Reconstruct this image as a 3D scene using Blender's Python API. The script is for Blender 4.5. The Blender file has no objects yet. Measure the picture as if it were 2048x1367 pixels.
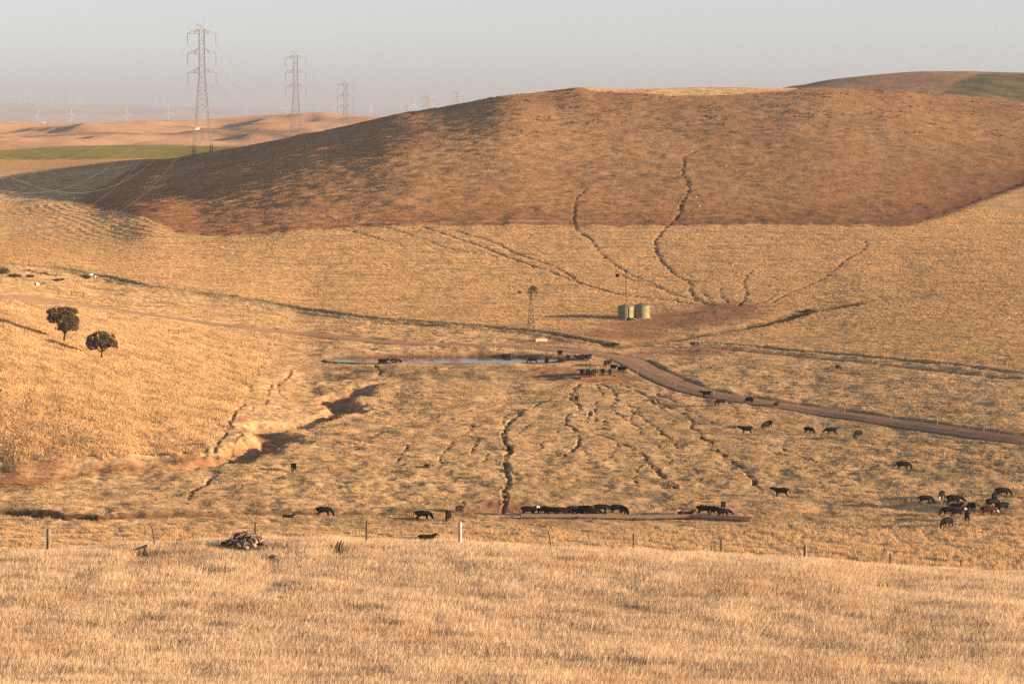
import bpy, bmesh, math, random
import numpy as np
from mathutils import Vector, Matrix, Euler

random.seed(7)
RNG = np.random.default_rng(11)
SC = bpy.context.scene
COL = SC.collection

# ------------------------------------------------------------------ camera
F = 5689.0            # focal length in photo pixels (100 mm on a 36 mm sensor)
CX, CY = 1024.0, 683.5
HORIZON = 190.0       # photo row of eye level
H = 50.0              # eye height above the valley floor, metres
PITCH = math.atan((CY - HORIZON) / F)
cam_d = bpy.data.cameras.new("camera")
cam = bpy.data.objects.new("camera", cam_d)
COL.objects.link(cam)
cam.location = (0, 0, H)
cam.rotation_euler = (math.pi / 2 - PITCH, 0, 0)
cam_d.sensor_width = 36.0
cam_d.lens = F * 36.0 / 2048.0
cam_d.clip_start = 1.0
cam_d.clip_end = 60000.0
SC.camera = cam

# ------------------------------------------------------------------ sky, sun, exposure
SUN_EL = math.radians(8.9)
SUN_AZ = math.radians(102.0)      # clockwise from +Y: low in the right, a little behind the camera
world = bpy.data.worlds.new("World")
SC.world = world
world.use_nodes = True
wn, wl = world.node_tree.nodes, world.node_tree.links
wn.clear()
sky = wn.new("ShaderNodeTexSky")
sky.sky_type = 'NISHITA'
sky.sun_disc = False
sky.sun_elevation = SUN_EL
sky.sun_rotation = SUN_AZ
sky.altitude = 400.0
sky.air_density = 0.8
sky.dust_density = 0.5
sky.ozone_density = 2.5
bw = wn.new("ShaderNodeRGBToBW")
hs = wn.new("ShaderNodeMix")          # dusty evening air: most of the blue is washed out
hs.data_type = 'RGBA'
hs.inputs[0].default_value = 0.72
tint = wn.new("ShaderNodeMix"); tint.data_type = 'RGBA'; tint.blend_type = 'MULTIPLY'; tint.inputs[0].default_value = 1.0
tint.inputs[7].default_value = (1.0, 0.975, 1.0, 1)
bg = wn.new("ShaderNodeBackground")
bg.inputs["Strength"].default_value = 0.09
wo = wn.new("ShaderNodeOutputWorld")
wl.new(sky.outputs[0], bw.inputs[0]); wl.new(sky.outputs[0], hs.inputs[6]); wl.new(bw.outputs[0], hs.inputs[7])
wl.new(hs.outputs[2], tint.inputs[6]); wl.new(tint.outputs[2], bg.inputs[0])
wl.new(bg.outputs[0], wo.inputs[0])

sun_d = bpy.data.lights.new("sun", 'SUN')
sun_d.energy = 5.0
sun_d.angle = math.radians(0.5)
sun_d.color = (1.0, 0.66, 0.39)
sun = bpy.data.objects.new("sun", sun_d)
COL.objects.link(sun)
SUN_DIR = Vector((math.sin(SUN_AZ) * math.cos(SUN_EL), math.cos(SUN_AZ) * math.cos(SUN_EL), math.sin(SUN_EL)))
sun.rotation_euler = SUN_DIR.to_track_quat('Z', 'Y').to_euler()
sun.location = SUN_DIR * 400 + Vector((0, 400, 0))

vs = SC.view_settings
vs.view_transform = 'Standard'
vs.look = 'None'
vs.gamma = 1.0
vs.use_curve_mapping = False
vs.exposure = 1.32
SC.cycles.use_denoising = False
SC.cycles.max_bounces = 6
SC.cycles.diffuse_bounces = 3
SC.cycles.transmission_bounces = 3
SC.cycles.transparent_max_bounces = 8
SC.cycles.volume_bounces = 0

# ------------------------------------------------------------------ projection helpers
_cp, _sp = math.cos(PITCH), math.sin(PITCH)
def ray(px, py):
    """slopes (dx/dy, dz/dy) of the sight line through a photo pixel"""
    a = (px - CX) / F
    b = -(py - CY) / F
    y = _cp + b * _sp
    return a / y, (-_sp + b * _cp) / y
def at(px, py, D):
    kx, kz = ray(px, py)
    return np.array((kx * D, D, H + kz * D))

# ------------------------------------------------------------------ noise
def _hash(ix, iy, seed):
    h = (ix.astype(np.int64) * 374761393 + iy.astype(np.int64) * 668265263 + seed * 1442695041) & 0xFFFFFFFF
    h = ((h ^ (h >> 13)) * 1274126177) & 0xFFFFFFFF
    h = ((h ^ (h >> 16)) * 2246822519) & 0xFFFFFFFF
    return (h ^ (h >> 15)) & 0xFFFF
def pnoise(x, y, seed=0):
    x = np.asarray(x, dtype=np.float64); y = np.asarray(y, dtype=np.float64)
    ix = np.floor(x).astype(np.int64); iy = np.floor(y).astype(np.int64)
    fx = x - ix; fy = y - iy
    u = fx * fx * fx * (fx * (fx * 6 - 15) + 10); v = fy * fy * fy * (fy * (fy * 6 - 15) + 10)
    def g(ax, ay, dx, dy):
        t = _hash(ax, ay, seed) * (2 * math.pi / 65536.0)
        return np.cos(t) * dx + np.sin(t) * dy
    n00 = g(ix, iy, fx, fy); n10 = g(ix + 1, iy, fx - 1, fy)
    n01 = g(ix, iy + 1, fx, fy - 1); n11 = g(ix + 1, iy + 1, fx - 1, fy - 1)
    return 1.5 * ((n00 * (1 - u) + n10 * u) * (1 - v) + (n01 * (1 - u) + n11 * u) * v)
def fbm(x, y, seed=0, octs=3, gain=0.5):
    s = 0; a = 1.0
    for o in range(octs):
        s = s + a * pnoise(x * 2 ** o + 13.7 * o, y * 2 ** o - 7.1 * o, seed + o * 17)
        a *= gain
    return s
def sstep(a, b, x):
    t = np.clip((x - a) / (b - a), 0, 1)
    return t * t * (3 - 2 * t)

# ------------------------------------------------------------------ base landform: a thin-plate sheet through surveyed points
CP = []
def cpix(px, py, D): CP.append(tuple(at(px, py, D)))
def cz(px, D, z):
    kx, _ = ray(px, HORIZON)
    CP.append((kx * D, D, z))
CREST = [(-350, 1098), (0, 1103), (97, 1100), (308, 1086), (510, 1073), (732, 1078), (920, 1083), (1101, 1092), (1266, 1100),
         (1442, 1112), (1610, 1122), (1780, 1136), (1921, 1147), (2048, 1156), (2400, 1178)]
def crest(px): return float(np.interp(px, [c[0] for c in CREST], [c[1] for c in CREST]))
for px in range(-350, 2401, 125):
    cz(px, 0, 48.3); cz(px, 40, 40.2); cz(px, 65, 35.2)
    cpix(px, 1367, 88); cpix(px, 1232, 111); cpix(px, 1150 if px < 1700 else 1175, 128)
    cpix(px, crest(px) + 17, 142)
    cz(px, 168, H + ray(px, crest(px) + 17)[1] * 168 - 2.4); cz(px, 200, 14.5); cz(px, 250, 5.2); cz(px, 290, 0.2)
COLS = {
 -350: [(1035, 343), (985, 363.5), (925, 385), (850, 397), (780, 410), (700, 436), (640, 464), (600, 492), (560, 565), (540, 630), (500, 720), (440, 900), (400, 1040), (375, 1120)],
 0: [(1035, 343), (985, 363.5), (925, 385), (850, 398), (780, 412), (700, 440), (640, 470), (600, 500), (560, 570), (540, 620), (500, 720), (440, 900), (400, 1040), (375, 1120), (348, 1220), (318, 1440), (298, 2000)],
 200: [(1035, 343), (985, 363.5), (945, 380), (900, 390), (800, 420), (700, 470), (640, 515), (600, 575), (560, 628), (500, 712), (455, 800), (430, 880), (405, 960), (372, 1080), (345, 1180), (318, 1330), (289, 2000)],
 300: [(1035, 343), (985, 363.5), (935, 383), (880, 401), (800, 430), (700, 487), (645, 533), (600, 590), (550, 646), (500, 706), (458, 765), (430, 835), (400, 925), (360, 1020), (334, 1105), (324, 1190), (318, 1330), (290, 2000)],
 400: [(1035, 343), (985, 363.5), (925, 386), (860, 412), (800, 440), (700, 505), (650, 550), (600, 605), (540, 665), (468, 750), (440, 806), (400, 893), (340, 1034), (308, 1142), (303, 1700), (291, 2000)],
 600: [(1035, 343), (985, 363.5), (930, 386), (850, 430), (764, 487), (690, 536), (640, 585), (600, 622), (550, 664), (500, 706), (455, 748), (400, 837), (350, 927), (310, 1018), (285, 1089), (268, 1147)],
 800: [(1035, 343), (985, 363.5), (930, 386), (850, 430), (764, 487), (728, 505), (704, 525), (640, 586), (600, 623), (550, 664), (500, 706), (452, 746), (400, 808), (350, 882), (300, 965), (260, 1052), (228, 1140)],
 1024: [(1035, 343), (985, 363.5), (930, 386), (850, 430), (764, 487), (728, 505), (704, 525), (640, 588), (600, 624), (550, 664), (500, 706), (450, 744), (400, 800), (350, 866), (300, 936), (250, 1012), (210, 1085), (193, 1130)],
 1300: [(1035, 343), (985, 363.5), (930, 386), (850, 430), (764, 485), (700, 533), (640, 588), (600, 624), (550, 664), (500, 706), (450, 744), (400, 800), (350, 866), (300, 936), (250, 1010), (215, 1070), (195, 1110), (178, 1180)],
 1650: [(1035, 341), (930, 384), (850, 427), (800, 456), (740, 494), (700, 523), (640, 574), (600, 612), (550, 658), (500, 702), (449, 745), (400, 800), (350, 862), (300, 928), (250, 996), (210, 1055), (190, 1095), (178, 1140)],
 1800: [(1035, 340), (940, 378), (850, 423), (740, 488), (640, 566), (590, 612), (520, 684), (447, 748), (400, 805), (350, 870), (300, 935), (250, 1005), (210, 1070), (183, 1135), (166, 1600)],
 2048: [(1035, 337), (950, 371), (880, 399), (820, 429), (750, 472), (700, 508), (640, 558), (580, 612), (520, 678), (460, 745), (400, 820), (365, 865), (300, 950), (250, 1035), (208, 1130), (205, 1400), (175, 1550)],
 2400: [],
}
COLS.pop(2400)
for py, D in COLS[2048]:
    cz(2400, D - 4, at(2048, py, D)[2] - .4)
_prof = {}
for px, pts in COLS.items():
    P_ = [at(px, py, D) for py, D in pts]
    for q in P_: CP.append(tuple(q))
    _prof[px] = (np.array([q[1] for q in P_]), np.array([q[2] for q in P_]))
_kx = sorted(_prof)
for a, b in zip(_kx[:-1], _kx[1:]):            # ease between the surveyed lines
    n = 3 if b - a > 150 else 2
    for k in range(1, n):
        t = k / n; px = a + (b - a) * t
        for D in np.concatenate([np.arange(340, 500, 13), np.arange(500, 760, 30), np.arange(760, 1150, 45)]):
            if D <= min(_prof[a][0][-1], _prof[b][0][-1]): cz(px, D, float(np.interp(D, *_prof[a]) * (1 - t) + np.interp(D, *_prof[b]) * t))
for px, D, z in [(1150, 1165, 52.4), (-350, 1080, 22), (-350, 1420, 19), (-350, 2000, 12), (400, 1250, 22.3), (400, 1480, 17.5), (600, 1250, 30.3), (600, 1580, 26.5), (600, 2100, 14),
                 (800, 1300, 37.5), (800, 1600, 31), (800, 2200, 24), (1024, 1250, 48), (1024, 1500, 41), (1024, 2200, 30), (1150, 1300, 51), (1300, 1300, 52), (1300, 1800, 44), (1300, 2300, 40),
                 (1650, 1250, 50.5), (1800, 1250, 48.5), (2048, 1250, 42), (2400, 1250, 42), (2048, 2200, 58), (2400, 1600, 58), (2400, 2200, 58), (1650, 1450, 49), (1800, 1400, 49.5), (1650, 2200, 54)]:
    cz(px, D, z)
for px, py in [(1560, 179), (1650, 161), (1750, 150), (1850, 144), (2048, 143), (2400, 150)]: cpix(px, py, 1800)
for px, py, D in [(0, 270, 2600), (0, 244, 3200), (-350, 246, 3200), (-350, 272, 2600), (150, 268, 2500), (300, 243, 3150), (300, 275, 2400), (450, 237, 3050), (450, 272, 2400), (600, 227, 3050), (600, 256, 2500), (680, 230, 3000), (750, 236, 3000)]:
    cpix(px, py, D)
for px in (-350, 0, 400, 800, 1300, 1800, 2400):
    if px > 900: cz(px, 3000, 30)
    cz(px, 4500, -40); cz(px, 8000, -112); cz(px, 13000, -139); cz(px, 18000, -134); cz(px, 32000, -120)
for px, py in [(-350, 205), (0, 204), (100, 205), (200, 211), (245, 207), (330, 212), (500, 222), (700, 233), (1024, 238), (1500, 238), (2048, 238), (2400, 238)]: cpix(px, py, 24000)

CP = [(x, y, z) for x, y, z in CP]
for x, y, z in list(CP):      # carry the land on past the frame at the same level
    k = x / max(y, 1.0)
    if k > .23 and y < 4000: CP.append((.42 * (y + 25), y - 12 if y > 150 else y, z - (2.5 if y > 250 else 1.0)))
    if k < -.23 and y < 4000: CP.append((-.42 * (y + 25), y, z + 1.0))
CP = np.array(CP)
def _warp(X, Y):
    q = Y + 60.0
    return X / q * 7.0, np.log(q)
_ca, _cb = _warp(CP[:, 0], CP[:, 1])
def _phi(r2): return 0.5 * r2 * np.log(r2 + 1e-12)
_n = len(CP)
_A = np.zeros((_n + 3, _n + 3))
_A[:_n, :_n] = _phi((_ca[:, None] - _ca[None]) ** 2 + (_cb[:, None] - _cb[None]) ** 2) + np.eye(_n) * 4e-4
_A[:_n, _n] = 1; _A[:_n, _n + 1] = _ca; _A[:_n, _n + 2] = _cb
_A[_n:, :_n] = _A[:_n, _n:].T
_W = np.linalg.solve(_A, np.concatenate([CP[:, 2], np.zeros(3)]))
def tps(X, Y):
    X = np.atleast_1d(np.asarray(X, float)); Y = np.atleast_1d(np.asarray(Y, float))
    out = np.empty(X.shape).ravel(); a, b = _warp(X.ravel(), Y.ravel())
    for s in range(0, out.size, 20000):
        aa, bb = a[s:s + 20000], b[s:s + 20000]
        r2 = (aa[:, None] - _ca[None]) ** 2 + (bb[:, None] - _cb[None]) ** 2
        out[s:s + 20000] = _phi(r2) @ _W[:_n] + _W[_n] + _W[_n + 1] * aa + _W[_n + 2] * bb
    return out.reshape(X.shape)

# ------------------------------------------------------------------ the ground grid (finer where the eye sees it finer)
def _seg(a, b, st): return np.arange(a, b, st)
ROWS = np.concatenate([_seg(-24, 72, 6), _seg(72, 165, 0.8), _seg(165, 300, 5), _seg(300, 540, 0.75), _seg(540, 760, 1.2), _seg(760, 1185, 2.0),
                       _seg(1185, 1700, 14), _seg(1700, 3400, 28), np.geomspace(3400, 32000, 60)])
UC = np.concatenate([np.linspace(-0.34, -0.19, 36)[:-1], np.linspace(-0.19, 0.19, 800), np.linspace(0.19, 0.34, 36)[1:]])
NR, NC = len(ROWS), len(UC)
GY = np.repeat(ROWS[:, None], NC, 1)
GX = UC[None, :] * (GY + 60.0)
# evaluate the smooth sheet on a thinned lattice, cubic in between
_ri = np.unique(np.concatenate([np.arange(0, NR, 5), [NR - 1]])); _ci = np.unique(np.concatenate([np.arange(0, NC, 5), [NC - 1]]))
_coarse = tps(GX[np.ix_(_ri, _ci)], GY[np.ix_(_ri, _ci)])
def _cub1(xs, V, xq):
    """Catmull-Rom style (non-uniform Hermite) interpolation down axis 0"""
    d = np.gradient(V, xs, axis=0)
    k = np.clip(np.searchsorted(xs, xq, side='right') - 1, 0, len(xs) - 2)
    h = (xs[k + 1] - xs[k])[:, None]; t = ((xq - xs[k])[:, None]) / h
    return (2 * t**3 - 3 * t**2 + 1) * V[k] + (t**3 - 2 * t**2 + t) * h * d[k] + (-2 * t**3 + 3 * t**2) * V[k + 1] + (t**3 - t**2) * h * d[k + 1]
_lr = np.log(ROWS + 60.0)
BASE = _cub1(UC[_ci], _cub1(_lr[_ri], _coarse, _lr).T, UC).T
def grid_at(A, x, y):
    """bilinear lookup of a grid array at world x, y"""
    x = np.asarray(x, float); y = np.asarray(y, float)
    i = np.clip(np.searchsorted(ROWS, y, side='right') - 1, 0, NR - 2)
    ty = np.clip((y - ROWS[i]) / (ROWS[i + 1] - ROWS[i]), 0, 1)
    u = x / (y + 60.0)
    j = np.clip(np.searchsorted(UC, u, side='right') - 1, 0, NC - 2)
    tx = np.clip((u - UC[j]) / (UC[j + 1] - UC[j]), 0, 1)
    return (A[i, j] * (1 - tx) + A[i, j + 1] * tx) * (1 - ty) + (A[i + 1, j] * (1 - tx) + A[i + 1, j + 1] * tx) * ty
_DS = np.concatenate([np.arange(60, 1300, 0.5), np.arange(1300, 3500, 4), np.geomspace(3500, 31000, 200)])
def hit(px, py, A=None, dmin=60, dmax=31000):
    """where the sight line through a photo pixel meets the ground"""
    A = BASE if A is None else A
    kx, kz = ray(px, py)
    ds = _DS[(_DS >= dmin) & (_DS <= dmax)]
    below = (H + kz * ds) <= grid_at(A, kx * ds, ds)
    k = int(np.argmax(below)) if below.any() else len(ds) - 1
    D = ds[k]
    if k > 0:
        f = lambda d: (H + kz * d) - grid_at(A, kx * d, d)
        a, b = f(ds[k - 1]), f(ds[k])
        if a != b: D = ds[k - 1] + (ds[k] - ds[k - 1]) * float(np.clip(a / (a - b), 0, 1))
    return np.array((kx * D, D, float(grid_at(A, kx * D, D))))
def line(pts, step=None, dmin=300, **kw):
    """photo polyline -> smooth ground polyline (x, y)"""
    P = np.array([hit(x, y, dmin=dmin, **kw)[:2] for x, y in pts])
    if step is None: return P
    d = np.concatenate([[0], np.cumsum(np.hypot(*np.diff(P, axis=0).T))])
    if len(P) > 2:
        q = np.arange(0, d[-1], step)
        return np.stack([_cub1(d, P, q)[:, 0], _cub1(d, P, q)[:, 1]], 1)
    q = np.arange(0, d[-1], step)
    return np.stack([np.interp(q, d, P[:, 0]), np.interp(q, d, P[:, 1])], 1)
def pdist(poly, maxd, vals=None):
    """distance of every grid vertex to a ground polyline (inf past maxd); optional value carried along it"""
    D = np.full((NR, NC), 1e9); V = np.zeros((NR, NC)) if vals is not None else None
    for k in range(len(poly) - 1):
        a, b = poly[k], poly[k + 1]
        r0 = np.searchsorted(ROWS, min(a[1], b[1]) - maxd); r1 = np.searchsorted(ROWS, max(a[1], b[1]) + maxd)
        if r1 <= r0: continue
        ylo, yhi = ROWS[r0] + 60, ROWS[min(r1, NR - 1)] + 60
        xa, xb = min(a[0], b[0]) - maxd, max(a[0], b[0]) + maxd
        c0 = np.searchsorted(UC, min(xa / ylo, xa / yhi)); c1 = np.searchsorted(UC, max(xb / ylo, xb / yhi))
        if c1 <= c0: continue
        X, Y = GX[r0:r1, c0:c1], GY[r0:r1, c0:c1]
        ab = b - a; L2 = ab @ ab + 1e-9
        t = np.clip(((X - a[0]) * ab[0] + (Y - a[1]) * ab[1]) / L2, 0, 1)
        d = np.hypot(X - a[0] - t * ab[0], Y - a[1] - t * ab[1])
        sub = D[r0:r1, c0:c1]; m = d < sub
        sub[m] = d[m]
        if vals is not None: V[r0:r1, c0:c1][m] = (vals[k] + (vals[k + 1] - vals[k]) * t)[m]
    return (D, V) if vals is not None else D
def inside(poly, dsoft=None):
    """even-odd test of grid vertices against a ground polygon"""
    I = np.zeros((NR, NC), bool)
    n = len(poly)
    for k in range(n):
        x0, y0 = poly[k]; x1, y1 = poly[(k + 1) % n]
        if y0 == y1: continue
        r0 = np.searchsorted(ROWS, min(y0, y1), side='left'); r1 = np.searchsorted(ROWS, max(y0, y1), side='left')
        if r1 <= r0: continue
        xi = x0 + (ROWS[r0:r1] - y0) / (y1 - y0) * (x1 - x0)
        I[r0:r1] ^= GX[r0:r1] < xi[:, None]
    return I
def blur(M, k=2):
    M = M.astype(float)
    for _ in range(k):
        M[1:-1] = 0.25 * M[:-2] + 0.5 * M[1:-1] + 0.25 * M[2:]
        M[:, 1:-1] = 0.25 * M[:, :-2] + 0.5 * M[:, 1:-1] + 0.25 * M[:, 2:]
    return M

# ------------------------------------------------------------------ lines and zones read off the land
ROAD = line([(-420, 575), (-200, 583), (0, 592), (100, 600), (200, 614), (300, 630), (400, 644), (500, 656), (600, 666), (700, 677), (800, 686), (900, 690), (1000, 692), (1100, 698), (1180, 706), (1240, 716), (1290, 738), (1340, 762), (1400, 783), (1500, 801), (1600, 816), (1700, 831), (1800, 846), (1900, 860), (2048, 880), (2250, 908)], 2.0)
ROAD_W = 2.7
DRAIN = line([(-300, 512), (0, 529), (100, 536), (200, 554), (300, 574), (450, 594), (600, 619), (700, 633), (850, 646), (1000, 658), (1100, 669), (1180, 684), (1240, 691)], 3.0)
GULLY2 = line([(1225, 692), (1300, 684), (1400, 668), (1480, 655), (1560, 637), (1620, 620), (1690, 610)], 2.0)
TRACK_UP = line([(1690, 609), (1800, 596), (1920, 588), (2048, 578), (2300, 565)], 3.0)
LANE = line([(1250, 706), (1320, 700), (1400, 696), (1500, 703), (1600, 713), (1700, 722), (1800, 733), (1900, 744), (2048, 758), (2250, 775)], 3.0)
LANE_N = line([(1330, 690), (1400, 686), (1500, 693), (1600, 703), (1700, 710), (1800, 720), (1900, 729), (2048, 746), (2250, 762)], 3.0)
BASELINE = [(155, 405), (175, 415), (230, 421), (290, 436), (340, 456), (390, 469), (450, 471), (550, 466), (650, 458), (750, 453), (900, 451), (1100, 450), (1300, 450), (1500, 449), (1700, 450), (1790, 448), (1850, 436), (1920, 413), (1980, 391), (2048, 366), (2300, 300)]
HILL_EDGE = line(BASELINE, 4.0)
HILL_LEFT = line([(330, 318), (250, 347), (185, 380), (155, 405)])
HILL_POLY = np.concatenate([HILL_LEFT, HILL_EDGE, [[520, 1150], [560, 1320], [-60, 1320], [-150, 1200]]])
FIREBREAK = line([(1780, 447), (1850, 428), (1920, 402), (1980, 380), (2048, 356), (2300, 290)], 3.0)
CREEK = line([(-300, 1018), (-60, 1022), (20, 1021), (60, 1022), (105, 1025), (130, 1029), (165, 1029), (200, 1031), (240, 1027), (300, 1026), (420, 1023), (560, 1021), (700, 1024), (860, 1022), (1000, 1020)], 1.5)
CREEK_DEP = np.interp(np.linspace(0, 1, len(CREEK)), [0, .2, .38, .45, .6, 1], [2.0, 2.0, 1.8, .6, .4, .12])
HOLLOW = line([(1650, 1012), (1720, 1012), (1800, 1013), (1900, 1018), (1980, 1022), (2060, 1024), (2300, 1030)], 2.0)
GULLY = line([(790, 757), (750, 766), (712, 784), (668, 796), (690, 818), (640, 837), (608, 848), (535, 856), (556, 877), (500, 891), (480, 909), (430, 923), (330, 938)], 1.2)
_gt = np.linspace(0, 1, len(GULLY))
GULLY_DEP = np.interp(_gt, [0, .1, .2, .3, .38, .46, .53, .63, .7, .8, .88, .94, 1], [.1, .7, 1.6, 1.7, 1.5, .7, .5, 1.6, 2.1, 1.8, 1.4, .8, .2])
RUT = line([(40, 537), (60, 542), (85, 547), (106, 551)], 1.5)
LEFT_HILL = np.concatenate([line([(-500, 585), (0, 606), (100, 613), (200, 626), (300, 641), (420, 657), (540, 688)]), line([(541, 697), (505, 757), (470, 803), (440, 858), (412, 890), (380, 905), (200, 912), (0, 925), (-500, 945)])])
FIELD = np.concatenate([DRAIN, GULLY2, TRACK_UP, [[330, 780], [360, 1000], [-400, 1000], [-420, 800], [-350, 640]]])
RFIELD = np.concatenate([GULLY2, TRACK_UP, LANE_N[::-1]])
FLAT = np.concatenate([line([(-400, 950), (0, 932), (200, 918), (400, 908), (470, 905), (430, 925), (330, 940), (200, 950), (0, 985), (-400, 1000)])])
GREEN_FIELD = np.array([at(x, y, D)[:2] for x, y, D in [(-400, 318, 1440), (0, 317, 1430), (200, 319, 1330), (380, 312, 1360), (560, 300, 1450), (560, 292, 2000), (400, 290, 2000), (240, 287.5, 2000), (150, 289, 2000), (0, 300, 1960), (-400, 330, 1800)]])
GREEN_HILL = np.array([at(x, y, D)[:2] for x, y, D in [(1880, 200, 1420), (1910, 172, 1580), (1960, 152, 1720), (2100, 150, 1760), (2400, 160, 1760), (2400, 210, 1400), (2080, 209, 1380)]])
CREST_STUBBLE = np.array([(at(x, y, D)[0], D) for x, y, D in [(1175, 180, 1150), (1250, 186, 1140), (1330, 192, 1122), (1420, 194, 1116), (1500, 190, 1125), (1590, 182, 1140), (1620, 178, 1300), (1175, 176, 1300)]])

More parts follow.
